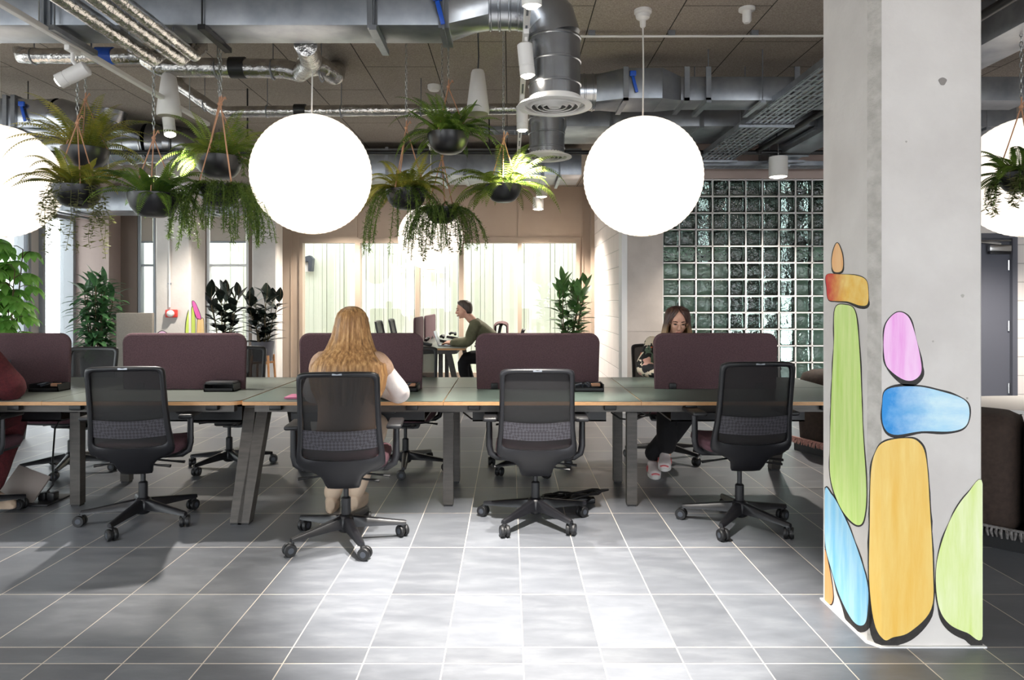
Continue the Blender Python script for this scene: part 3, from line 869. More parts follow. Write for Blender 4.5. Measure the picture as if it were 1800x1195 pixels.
def track_spot(x, y, z, direction, label, energy, lit=True, angle=70, L=0.17, R=0.042):
    t = thing('track_spotlight', label, 'spotlight', (x, y, z), 0, 'white track spotlights')
    d = Vector(direction).normalized()
    q = d.to_track_quat('Z', 'Y').to_matrix()
    c = Vector((0, 0, -0.17))
    b = MB(); b.box((0, 0, -0.03), (0.03, 0.11, 0.03), bev=0.004); b.build('adapter', M['white_plastic'], t)
    b = MB(); b.tube([(0, 0, -0.04), (0, 0, -0.09), c - d * 0.05], 0.011, 8); b.build('arm', M['white_plastic'], t)
    b = MB(); b.lathe([(R * 0.7, -L * 0.55), (R, -L * 0.5), (R, L * 0.18), (R * 0.94, L * 0.19), (R * 0.94, L * 0.22), (R, L * 0.23), (R, L * 0.5), (R * 0.88, L * 0.5), (R * 0.86, L * 0.44)], 24, c, 0, q); b.build('head', M['white_plastic'], t)
    b = MB(); b.lathe([(0.001, L * 0.44), (R * 0.87, L * 0.44), (R * 0.8, L * 0.5), (R * 0.55, L * 0.56), (0.001, L * 0.59)], 20, c, 0, q); b.build('lens', M['led'] if lit else M['white_plastic'], t)
    if lit: lamp('SPOT', 'bulb', t, c + d * (L * 0.5 + 0.035), energy, (1, 0.95, 0.88), c + d * 2, 0.035, angle, 0.55)
    return t
E = LAMP['spot_track']
track_spot(0.09, 2.84, 2.84, (0.03, 0.16, -1), 'lit track spotlight at the top edge beside the big duct elbow', E * 1.2, True, 62)
track_spot(0.09, 3.74, 2.84, (0.1, 0.0, -1), 'lit track spotlight in front of the big vertical duct', E * 1.0, True, 72)
track_spot(0.09, 4.93, 2.84, (0.02, 0.05, -1), 'lit track spotlight above the sunlit hanging fern', E * 0.9)
track_spot(-2.51, 3.92, 2.82, (-0.8, -0.1, -0.45), 'lit track spotlight tilted sideways over the left ferns', E * 0.35)
track_spot(-2.51, 5.03, 2.82, (0.25, -0.3, -1), 'downward white track spotlight between the left ferns', E * 0.5)
# lamps of the same tracks outside the frame
track_spot(0.09, 2.0, 2.84, (0.0, 0.1, -1), 'track spotlight of the central track above the open floor', E * 0.10, True, 80)
track_spot(-2.51, 2.6, 2.82, (0.15, 0.2, -1), 'track spotlight of the slanting track above the open floor', E * 0.09)
def downlight(loc, label, energy, R=0.075, L=0.2, tgt=(0, 0, -1)):
    t = thing('cylinder_downlight', label, 'downlight', loc, 0, 'white cylinder downlights')
    b = MB(); b.lathe([(R * 0.5, L), (R, L - 0.005), (R, 0), (R * 0.92, 0), (R * 0.9, 0.02)], 28); b.build('housing', M['white_plastic'], t)
    b = MB(); b.lathe([(0.001, -0.012), (R * 0.6, -0.008), (R * 0.9, 0.006), (R * 0.9, 0.018), (0.001, 0.018)], 24); b.build('lens', M['led'], t)
    b = MB(); b.tube([(0, 0, L - 0.01), (0, 0, CEIL - loc[2])], 0.004, 6); b.build('suspension_wire', M['chain'], t)
    lamp('SPOT', 'bulb', t, (0, 0, -0.035), energy, (1, 0.92, 0.82), Vector(tgt) * 2, 0.05, 120, 0.6)
E2 = LAMP['down']
downlight(P(1368, 311, 7.4), 'lit white cylinder downlight before the top of the glass block wall', E2, 0.098, 0.22)
downlight(P(952, 346, 10.9), 'lit cylinder downlight before the far beige panels, the upper of two overlapping', E2, 0.09, 0.2)
downlight(P(946, 368, 11.2), 'lit cylinder downlight before the far beige panels, the lower of two overlapping', E2, 0.09, 0.2)
downlight(P(215, 352, 9.8), 'lit cylinder downlight peeping out between the hanging ferns', E2, 0.09, 0.2)
downlight(P(590, 352, 11.1), 'cylinder downlight hidden behind the lantern above the blonde person', E2, 0.09, 0.2)
downlight(P(690, 352, 11.1), 'cylinder downlight behind the hanging ferns before the far window', E2, 0.09, 0.2)
downlight((5.5, 6.9, 2.66), 'added unseen cylinder downlight behind the painted column, lighting the wall beside the dark door', E2 * 1.3, 0.098, 0.22)  # added lamp out of view, brightens the block wall round the door
downlight(P(385, 306, 7.9), 'added unseen cylinder downlight behind the fern beside the lantern above the blonde person', E2, 0.075, 0.18)  # added lamp out of view, brightens the concrete at the far left
# pendant speakers and ceiling sensors
def speaker(px, pyt, pyb, wpx, D, label):
    top, bot = P(px, pyt, D), P(px, pyb, D)
    h = top.z - bot.z; R = wpx * D / F / 2
    t = thing('pendant_speaker', label, 'speaker', bot, 0, 'white pendant speakers')
    b = MB(); b.lathe([(R * 0.93, -0.012), (R, 0.0), (R * 0.98, h * 0.12), (R * 0.6, h * 0.93), (R * 0.5, h), (0.01, h * 1.01)], 28); b.build('body', M['white_plastic'], t)
    b = MB(); b.lathe([(0.001, -0.012), (R * 0.92, -0.013), (R * 0.9, 0.004), (0.001, 0.004)], 24); b.build('grille', M['blind'], t)
    b = MB(); b.tube([(0, 0, h), (0.006, 0, h + 0.1), (0, 0, CEIL - bot.z)], 0.005, 6); b.build('cable', M['dark_frame'], t)
speaker(840, 124, 197, 40, 5.0, 'white cone pendant speaker hanging above the lit middle fern')
speaker(297, 131, 202, 41, 5.0, 'white cone pendant speaker behind the slanting light track')
t = thing('ceiling_sensor', 'small white motion sensor on the bare ceiling', 'sensor', P(1313, 14, 4.64))
t.location.z = CEIL
b = MB(); b.lathe([(0.055, 0), (0.055, -0.015), (0.03, -0.02), (0.03, -0.085), (0.02, -0.1), (0.001, -0.102)], 20); b.build('body', M['white_plastic'], t)
t = thing('smoke_detector', 'round white smoke detector above the top hanging fern', 'detector', P(763, 150, 6.3)); t.location.z = CEIL
b = MB(); b.lathe([(0.06, 0), (0.06, -0.03), (0.045, -0.05), (0.001, -0.055)], 24); b.build('body', M['white_plastic'], t)

# ------------------------------------------------------------------ ducts and pipes
def duct_elbow(b, c0, r, R, a0, a1, ex, ey, n=5, sides=28):
    """segmented bend about c0 in the plane ex, ey"""
    ex, ey = Vector(ex), Vector(ey)
    pts = [Vector(c0) + ex * R * math.cos(a0 + (a1 - a0) * i / n) + ey * R * math.sin(a0 + (a1 - a0) * i / n) for i in range(n + 1)]
    b.tube(pts, r, sides)
    return pts
def seam(b, c, axis, r):
    q = Vector(axis).to_track_quat('Z', 'Y').to_matrix()
    b.lathe([(r, -0.008), (r + 0.006, -0.004), (r + 0.006, 0.004), (r, 0.008)], 28, c, 0, q, False)
def diffuser(t, z, R, name='diffuser'):
    b = MB()
    prof = [(R * 0.7, z + 0.05), (R * 0.72, z + 0.02), (R * 0.9, z + 0.012), (R, z + 0.006), (R, z), (R * 0.82, z - 0.004), (R * 0.8, z + 0.014)]
    b.lathe(prof, 40, (0, 0, 0), 0, None, False)
    for k in (0.72, 0.56, 0.40, 0.24):
        b.lathe([(R * k, z + 0.018), (R * (k - 0.09), z - 0.004), (R * (k - 0.1), z - 0.001), (R * (k - 0.01), z + 0.02)], 36, (0, 0, 0), 0, None, False)
    b.lathe([(0.001, z + 0.004), (R * 0.13, z), (R * 0.13, z + 0.01), (0.001, z + 0.014)], 24)
    b.lathe([(R * 0.7, z + 0.04), (0.001, z + 0.04)], 24, (0, 0, 0), 0, None, False)
    b.build(name, M['white_plastic'], t)
def handle_blue(t, c):
    b = MB(); b.box(c, (0.025, 0.012, 0.13), 0, Matrix.Rotation(-0.25, 3, 'Y'), 0.004); b.box(Vector(c) + Vector((-0.015, 0, 0.085)), (0.05, 0.02, 0.04), 0, None, 0.004)
    b.build('damper_handle', M['blue'], t)
# 1 the big rectangular duct across the top
D0, D1 = 3.75, 4.02
zb = P(0, 44, D0).z; zt = 3.2
x_end = P(775, 0, D0).x
t = thing('ventilation_duct', 'large rectangular steel duct across the top ending in a round elbow with a ceiling diffuser', 'duct', (0, 3.885, zb))
o = Vector((0, 3.885, zb))
def loc(x, y, z): return Vector((x, y, z)) - o
b = MB(); b.span(-5.6, x_end, D0 - o.y, D1 - o.y, 0, zt - zb, 0, 0.004); b.build('rectangular_run', M['galv'], t)
for px in (82, 655, 780):
    x = P(px, 0, D0).x
    b = MB()
    b.span(x - 0.028, x + 0.028, D0 - o.y - 0.012, D1 - o.y + 0.012, -0.02, zt - zb + 0.012)
    b.span(x - 0.005, x + 0.005, D0 - o.y - 0.03, D1 - o.y + 0.03, -0.035, zt - zb + 0.02)
    b.build('flange', M['galv'], t, smooth=False)
cx, cy, cz, rr = P(975, 0, 3.885).x, 3.885, 3.045, 0.146
x_tr = P(858, 0, D0).x
n = 32
sq = []
for j in range(n):
    a = 2 * PI * j / n
    ca, sa = math.cos(a), math.sin(a); k = max(abs(ca), abs(sa))
    sq.append((ca / k, sa / k))
hw, hh = (D1 - D0) / 2, (zt - zb) / 2
r0 = [loc(x_end, 3.885 + sx * hw, zb + hh + sz * hh) for sx, sz in sq]
r1 = [loc(x_tr, 3.885 + rr * math.cos(2 * PI * j / n), cz + rr * math.sin(2 * PI * j / n)) for j in range(n)]
b = MB(); b.grid([r0, [p.lerp(q, 0.5) for p, q in zip(r0, r1)], r1], 0, True); b.build('transition', M['galv_round'], t, angle=25)
b = MB(); b.tube([loc(x_tr, cy, cz), loc(cx - 0.2, cy, cz)], rr, 32)
for px in (862, 878, 896, 912): seam(b, loc(P(px, 0, cy).x, cy, cz), (1, 0, 0), rr)
b.build('round_run', M['galv_round'], t)
b = MB(); pts = duct_elbow(b, loc(cx - 0.2, cy, cz - 0.2), rr + 0.002, 0.2, PI / 2, 0, (1, 0, 0), (0, 0, 1), 3)
b.build('elbow', M['galv_round'], t, angle=15)
zd = P(0, 188, cy).z
b = MB(); b.tube([loc(cx, cy, cz - 0.2), loc(cx, cy, zd + 0.03)], rr, 32)
for q in (cz - 0.21, cz - 0.34, zd + 0.12): seam(b, loc(cx, cy, q), (0, 0, 1), rr)
b.build('drop', M['galv_round'], t)
def diffuser_at(t, local, R):
    k0 = set(C.objects)
    diffuser(t, 0, R)
    for ob in set(C.objects) - k0: ob.location = local
diffuser_at(t, loc(cx, cy, zd), 0.212)
handle_blue(t, loc(P(775, 0, D0).x, D0 - 0.04, P(0, 22, D0 - 0.04).z))
for px in (98, 655):
    x = P(px + 4, 0, D0).x
    b = MB(); b.tube([loc(x, D0 - 0.03, zb - 0.02), loc(x, D0 - 0.03, CEIL)], 0.005, 6); b.tube([loc(x, D1 + 0.03, zb - 0.02), loc(x, D1 + 0.03, CEIL)], 0.005, 6); b.span(x - 0.02, x + 0.02, D0 - 0.06 - o.y, D1 + 0.06 - o.y, -0.05, -0.021)
    b.build('hanger', M['galv'], t)
x = P(358, 0, D0).x
b = MB(); b.span(x - 0.02, x + 0.02, D0 - 0.03 - o.y, D1 + 0.06 - o.y, -0.035, -0.006); b.tube([loc(x, D0 - 0.02, zb - 0.03), loc(x, D0 - 0.02, CEIL)], 0.005, 6); b.build('hanger', M['black'], t)

# 2 the second diffuser and the rectangular duct to its right
cx, cy = P(961, 0, 5.6).x, 5.6
zc = 3.06
o = Vector((cx, cy, zc))
t = thing('ventilation_duct', 'steel duct behind the lantern with a blue damper handle, feeding the rear diffuser', 'duct', o)
zd = P(0, 277, cy).z
b = MB(); b.tube([loc(cx, cy, zc - 0.2), loc(cx, cy, zd + 0.03)], 0.146, 32)
for q in (zc - 0.22, zc - 0.34, zc - 0.46): seam(b, loc(cx, cy, q), (0, 0, 1), 0.146)
b.build('drop', M['galv_round'], t)
b = MB(); duct_elbow(b, loc(cx + 0.2, cy, zc - 0.2), 0.147, 0.2, PI, PI / 2, (1, 0, 0), (0, 0, 1), 3); b.build('elbow', M['galv_round'], t, angle=15)
diffuser_at(t, loc(cx, cy, zd), 0.205)
xa, xb, xc2, xd = P(1045, 0, cy).x, P(1100, 0, cy - 0.2).x, P(1165, 0, cy - 0.2).x, P(1195, 0, cy - 0.1).x
b = MB(); b.tube([loc(cx + 0.2, cy, zc), loc(xa, cy, zc)], 0.146, 32); seam(b, loc(xa - 0.02, cy, zc), (1, 0, 0), 0.146); seam(b, loc(xa - 0.09, cy, zc), (1, 0, 0), 0.146); b.build('round_run', M['galv_round'], t)
r0 = [loc(xa, cy + 0.146 * math.cos(2 * PI * j / n), zc + 0.146 * math.sin(2 * PI * j / n)) for j in range(n)]
r1 = [loc(xb, cy + 0.2 * sx, 3.075 + 0.12 * sz) for sx, sz in sq]
b = MB(); b.grid([r0, r1], 0, True); b.build('transition', M['galv'], t, angle=25)
b = MB(); b.span(xb - o.x, xc2 - o.x, -0.2, 0.2, 2.955 - o.z, 3.195 - o.z, 0, 0.003); b.build('damper_box', M['galv'], t)
r2 = [loc(xc2, cy + 0.2 * sx, 3.075 + 0.12 * sz) for sx, sz in sq]; r3 = [loc(xd, cy + 0.14 * sx, 3.05 + 0.095 * sz) for sx, sz in sq]
b = MB(); b.grid([r2, r3], 0, True); b.build('taper', M['galv'], t, angle=25)
b = MB(); b.span(xd - o.x, 4.2 - o.x, -0.14, 0.14, 2.955 - o.z, 3.145 - o.z, 0, 0.003); b.build('rectangular_run', M['galv'], t)
for x in (xb, xd + 0.03, xd + 0.2, xd + 0.9):
    b = MB(); b.span(x - 0.02 - o.x, x + 0.02 - o.x, -0.215, 0.215, 2.935 - o.z, 2.955 - o.z); b.span(x - 0.02 - o.x, x + 0.02 - o.x, -0.215, -0.2, 2.935 - o.z, 3.2 - o.z); b.build('flange', M['galv'], t, smooth=False)
handle_blue(t, loc(P(1116, 0, 5.37).x, 5.37, P(0, 148, 5.37).z))
for x in (xd + 0.2, 2.0, 2.75):
    b = MB(); b.tube([loc(x, cy - 0.2, 2.93), loc(x, cy - 0.2, CEIL)], 0.005, 6); b.tube([loc(x, cy + 0.2, 2.93), loc(x, cy + 0.2, CEIL)], 0.005, 6); b.span(x - 0.02 - o.x, x + 0.02 - o.x, -0.22, 0.22, 2.915 - o.z, 2.935 - o.z); b.build('hanger', M['galv'], t)
# 3 rear ducts
def box_duct(x0, x1, y0, y1, z0, z1, label, seams=4):
    o = Vector(((x0 + x1) / 2, (y0 + y1) / 2, z0))
    t = thing('ventilation_duct', label, 'duct', o)
    b = MB(); b.span(x0 - o.x, x1 - o.x, y0 - o.y, y1 - o.y, 0, z1 - z0, 0, 0.003); b.build('rectangular_run', M['galv'], t)
    for k in range(seams):
        f = (k + 0.5) / seams
        b = MB()
        if x1 - x0 > y1 - y0:
            x = x0 + (x1 - x0) * f - o.x; b.span(x - 0.02, x + 0.02, y0 - o.y - 0.015, y1 - o.y + 0.015, -0.018, z1 - z0 + 0.015)
        else:
            y = y0 + (y1 - y0) * f - o.y; b.span(x0 - o.x - 0.015, x1 - o.x + 0.015, y - 0.02, y + 0.02, -0.018, z1 - z0 + 0.015)
        b.build('flange', M['galv'], t, smooth=False)
    for f in (0.1, 0.55, 0.93):
        b = MB()
        if x1 - x0 > y1 - y0:
            x = x0 + (x1 - x0) * f - o.x
            b.tube([(x, y0 - o.y - 0.03, -0.02), (x, y0 - o.y - 0.03, CEIL - z0)], 0.005, 6); b.span(x - 0.02, x + 0.02, y0 - o.y - 0.05, y1 - o.y + 0.05, -0.045, -0.019)
        else:
            y = y0 + (y1 - y0) * f - o.y
            b.tube([(x0 - o.x - 0.03, y, -0.02), (x0 - o.x - 0.03, y, CEIL - z0)], 0.005, 6); b.span(x0 - o.x - 0.05, x1 - o.x + 0.05, y - 0.02, y + 0.02, -0.045, -0.019)
        b.build('hanger', M['galv'], t)
    return t
box_duct(0.55, 4.9, 6.6, 7.35, 3.04, 3.29, 'wide flat steel duct crossing behind the lantern and the cable tray', 5)
box_duct(-3.0, 0.9, 8.55, 9.3, 2.93, 3.26, 'wide pale steel duct across the back above the far lantern', 4)
box_duct(2.95, 3.26, 2.0, 8.1, 2.95, 3.22, 'rectangular steel duct running lengthwise past the top of the painted column', 5)
box_duct(-6.6, -3.9, 9.6, 10.2, 2.62, 2.95, 'low steel duct behind the left hanging ferns', 3)
# 4 left round ducts
o = Vector(P(140, 190, 6.0))
t = thing('ventilation_duct', 'steel duct at the left with a blue damper handle and an elbow turning down', 'duct', o)
zc = P(0, 207, 6.0).z
xl, x1_, x2_ = P(-90, 0, 6).x, P(48, 0, 6).x, P(106, 0, 6).x
b = MB(); b.span(xl - o.x, x1_ - o.x, -0.16, 0.16, zc - 0.125 - o.z, zc + 0.125 - o.z, 0, 0.003); b.build('rectangular_run', M['galv'], t)
for x in (x1_, x1_ - 0.07):
    b = MB(); b.span(x - 0.018 - o.x, x + 0.018 - o.x, -0.18, 0.18, zc - 0.15 - o.z, zc + 0.15 - o.z); b.build('flange', M['galv'], t, smooth=False)
r0 = [loc(x1_, 6 + 0.16 * sx, zc + 0.125 * sz) for sx, sz in sq]; r1 = [loc(x2_, 6 + 0.165 * math.cos(2 * PI * j / n), zc + 0.165 * math.sin(2 * PI * j / n)) for j in range(n)]
b = MB(); b.grid([r0, r1], 0, True); b.build('transition', M['galv_round'], t, angle=25)
b = MB(); duct_elbow(b, loc(x2_, 6, zc - 0.24), 0.168, 0.24, PI / 2, 0, (1, 0, 0), (0, 0, 1), 3); b.build('elbow', M['galv_round'], t, angle=15)
b = MB(); b.tube([loc(x2_ + 0.24, 6, zc - 0.24), loc(x2_ + 0.24, 6, zc - 0.5)], 0.165, 28); b.build('drop', M['galv_round'], t)
diffuser_at(t, loc(x2_ + 0.24, 6, zc - 0.5), 0.22)
handle_blue(t, loc(P(41, 0, 5.82).x, 5.82, P(0, 200, 5.82).z))
for x in (xl + 0.3, x1_ - 0.12):
    b = MB(); b.tube([loc(x, 5.82, zc - 0.16), loc(x, 5.82, CEIL)], 0.005, 6); b.tube([loc(x, 6.18, zc - 0.16), loc(x, 6.18, CEIL)], 0.005, 6); b.span(x - 0.02 - o.x, x + 0.02 - o.x, -0.2, 0.2, zc - 0.17 - o.z, zc - 0.15 - o.z); b.build('hanger', M['black'], t)
o = Vector(P(170, 180, 7.2))
t = thing('round_duct', 'curled round steel elbow showing behind the left ferns', 'duct', o)
b = MB(); pts = duct_elbow(b, loc(o.x - 0.12, 7.2, o.z - 0.02), 0.2, 0.24, 0.75 * PI, -0.2 * PI, (1, 0, 0), (0, 0, 1), 5); b.build('elbow', M['galv_round'], t, angle=15)
b = MB()
for i in (1, 3, 5):
    dv = (pts[i] - pts[i - 1]); seam(b, pts[i], dv, 0.2)
b.build('seam_ring', M['chrome'], t)
b = MB(); b.tube([(0.02, 0, 0.15), (0.02, 0, CEIL - o.z)], 0.005, 6); b.build('hanger', M['galv'], t)
o = Vector(P(248, 252, 7.6))
t = thing('round_duct', 'thick round steel duct arching behind the left hanging ferns', 'duct', o)
b = MB(); b.tube([(-1.6, 0, -0.05), (-0.25, 0, -0.02), (0.1, 0.0, 0.0)], 0.215, 30); b.build('round_run', M['galv_round'], t)
b = MB(); duct_elbow(b, (0.1, 0.35, 0), 0.217, 0.35, -PI / 2, 0, (1, 0, 0), (0, 1, 0), 4); b.tube([(0.45, 0.35, 0), (0.45, 0.9, 0)], 0.215, 28); b.build('elbow', M['galv_round'], t, angle=15)
b = MB(); [seam(b, (x, 0, -0.02), (1, 0, 0), 0.215) for x in (-0.7, -0.25, -0.1, 0.08)]; b.build('seam_ring', M['chrome'], t)
b = MB(); b.tube([(-0.4, 0, 0.18), (-0.4, 0, CEIL - o.z)], 0.005, 6); b.tube([(-1.3, 0, 0.15), (-1.3, 0, CEIL - o.z)], 0.005, 6); b.build('hanger', M['galv'], t)

# 5 foil wrapped pipes
def crumple(pts, k):
    out = []
    for a, c in zip(pts[:-1], pts[1:]):
        a, c = Vector(a), Vector(c)
        m = max(2, int((c - a).length / k))
        out += [a.lerp(c, i / m) for i in range(m)]
    out.append(Vector(pts[-1]))
    return out
def foil_pipe(pts, r, label, bands=(), hang=()):
    pts = [Vector(p) for p in pts]
    o = pts[0].copy()
    t = thing('foil_pipe', label, 'pipe', o, 0, 'foil wrapped pipes')
    q = crumple([p - o for p in pts], 0.05)
    rr = [r * (1 + 0.1 * noise.noise(p * 9)) for p in q]
    b = MB(); b.tube(q, rr, 18); b.build('foil_jacket', M['foil'], t, angle=60)
    for (p, d, w, m, nm) in bands:
        d = Vector(d).normalized(); p = Vector(p) - o
        b = MB(); b.tube([p - d * w, p + d * w], r * 1.12, 20); b.build(nm, m, t)
    for p in hang:
        p = Vector(p) - o
        b = MB(); b.tube([p, (p.x, p.y, CEIL - o.z)], 0.004, 6); b.tube([p + Vector((0, r * 1.05 * math.cos(a), r * 1.05 * math.sin(a) - r)) for a in [2 * PI * k / 14 for k in range(14)]], 0.006, 6, 0, False, True); b.build('clip', M['galv'], t)
    return t
z5 = 2.80
def at_z(px, py, z):
    D = (z - H) * F / (VY - py); return P(px, py, D)
for (x0, y0, x1, y1, r, w) in ((95, 4, 268, 104, 0.042, 'front foil wrapped pipe of the three slanting pipes'), (165, 4, 316, 103, 0.044, 'middle foil wrapped pipe of the three slanting pipes'), (222, 4, 341, 98, 0.034, 'rear foil wrapped pipe of the three slanting pipes')):
    e = at_z(x1, y1, z5)
    s = Vector((e.x, 1.8, z5))
    foil_pipe([s, e, e + Vector((0, 0.1, 0.08)), Vector((e.x, e.y + 0.11, CEIL))], r, w + ' at the top corner', hang=((e.x, 3.0, z5 + r), (e.x, e.y - 0.25, z5 + r)))
D5 = 5.0
a, c, d, e = P(38, 98, D5), P(250, 99, D5), P(285, 118, D5), P(500, 121, D5)
foil_pipe([a + Vector((0, 0, 0.05)), a, c], 0.055, 'straight foil pipe with a blue band behind the slanting light track', ((P(186, 98, D5), (1, 0, 0), 0.06, M['blue'], 'blue_band'),), (P(60, 86, D5),))
foil_pipe([c + Vector((0.03, 0, -0.01)), d, P(380, 119, D5), e, P(528, 128, D5), P(548, 108, 4.6), P(537, 78, 4.1)], 0.068, 'thick foil pipe with a black band bending up to the large duct', ((P(419, 119, D5), (1, 0, 0), 0.055, M['black'], 'black_band'),), (P(382, 105, D5), P(480, 106, D5)))
foil_pipe([e + Vector((0.1, 0.1, 0.05)), P(560, 115, 5.2), P(588, 132, 5.3), P(592, 118, 5.9)], 0.075, 'short foil elbow hanging below the large duct above the lantern', (), (P(565, 108, 5.2),))
D6 = 6.1
foil_pipe([P(300, 128, D6), P(318, 152, D6), P(378, 193, D6), P(398, 197, D6), P(650, 194, D6), P(960, 191, D6)], 0.05, 'long thin foil pipe running behind the lantern and the ferns', ((P(528, 194, D6), (1, 0, 0), 0.05, M['black'], 'black_band'),), (P(360, 175, D6), P(470, 186, D6), P(600, 186, D6), P(740, 184, D6)))

# 6 thin pipes, trays, conduit
z6 = P(0, 268, 7.42).z
t = thing('sprinkler_pipe', 'thin black sprinkler pipe crossing the whole room at the back', 'pipe', (0, 7.42, z6))
b = MB(); b.tube([(-5.2, 0, 0), (6.0, 0, 0)], 0.024, 12); b.build('pipe', M['black_pipe'], t)
for px in (300, 570, 860, 1288):
    x = P(px, 0, 7.42).x
    b = MB(); b.tube([(x, 0, 0), (x, 0, CEIL - z6)], 0.008, 6); b.build('hanger', M['black_pipe'], t)
t = thing('sprinkler_pipe', 'thin black sprinkler pipe running lengthwise beside the painted column', 'pipe', (2.7, 5.0, z6 + 0.02))
b = MB(); b.tube([(0, -3, 0), (0, 2.4, 0)], 0.027, 12); b.build('pipe', M['black_pipe'], t)
b = MB(); b.tube([(0, 2.4, 0), (0, 2.42, -0.02)], 0.036, 10); b.build('coupling', M['black_pipe'], t)
b = MB(); b.tube([(0, 1.9, 0), (0, 1.9, CEIL - z6 - 0.02)], 0.007, 6); b.build('hanger', M['black_pipe'], t)
def drop_rod(px, py0, D, label):
    z = P(px, py0, D).z
    t = thing('hanger_rod', label, 'rod', (P(px, 0, D).x, D, z))
    b = MB(); b.tube([(0, 0, 0), (0, 0, CEIL - z)], 0.008, 6); b.build('rod', M['black_pipe'], t)
    b = MB(); b.lathe([(0.02, 0), (0.02, 0.03), (0.01, 0.04)], 10); b.build('nut', M['black_pipe'], t)
drop_rod(435, 245, 6.4, 'thin black hanger rod beside the lantern above the blonde person')
def tray(o, L, W, axis, label, cables):
    t = thing('cable_tray', label, 'tray', o)
    ex, ey = (Vector((1, 0, 0)), Vector((0, 1, 0))) if axis == 'x' else (Vector((0, 1, 0)), Vector((-1, 0, 0)))
    b = MB()
    R = Matrix((ex, ey, Vector((0, 0, 1)))).transposed()
    for s in (-1, 1): b.box(ey * (s * W / 2) + Vector((0, 0, 0.02)), (L, 0.006, 0.05), 0, R)
    k = -L / 2
    m = int(W / 0.05)
    for i in range(m): b.box(ey * (-W / 2 + (i + 0.5) * W / m), (L, W / m * 0.45, 0.006), 0, R)
    while k < L / 2:
        b.box(ex * k, (0.02, W, 0.005), 0, R); k += 0.12
    b.build('perforated_tray', M['galv'], t, smooth=False)
    for i in range(cables):
        y = -W * 0.4 + W * 0.8 * i / max(1, cables - 1)
        b = MB(); b.tube([ex * (-L / 2 + L * q / 8) + ey * (y + 0.01 * math.sin(q * 2.1 + i)) + Vector((0, 0, 0.018)) for q in range(9)], 0.011, 8)
        b.build('cable', M['white_plastic'] if i % 2 else M['chain'], t)
    for f in (-0.4, 0.05, 0.4):
        b = MB()
        for s in (-1, 1): b.tube([ex * (f * L) + ey * (s * (W / 2 + 0.03)), ex * (f * L) + ey * (s * (W / 2 + 0.03)) + Vector((0, 0, CEIL - o[2]))], 0.005, 6)
        b.box(ex * (f * L) + Vector((0, 0, -0.02)), (0.03, W + 0.1, 0.02), 0, R)
        b.build('hanger', M['galv'], t)
tray((2.3, 5.9, 2.935), 4.4, 0.40, 'y', 'broad ribbed cable tray sloping back towards the glass block wall', 6)
tray((1.0, 7.9, P(0, 232, 7.9).z), 2.6, 0.22, 'x', 'narrow cable tray crossing behind the rear diffuser', 3)
tray((3.0, 7.9, P(0, 293, 7.9).z), 3.4, 0.2, 'x', 'narrow cable tray just above the top of the glass block wall', 3)
zc = P(0, 64, 5.03).z
t = thing('cable_conduit', 'thin white cable conduit clipped under the bare ceiling', 'conduit', (0, 5.03, zc))
b = MB(); b.tube([(0.5, 0, 0), (3.9, 0, 0.006)], 0.009, 10); b.build('tube', M['white_plastic'], t)
for px in (1040, 1180, 1326):
    x = P(px, 0, 5.03).x
    b = MB(); b.box((x, 0, (CEIL - zc) / 2 + 0.004), (0.05, 0.04, CEIL - zc - 0.004)); b.build('clip', M['galv'], t, smooth=False)

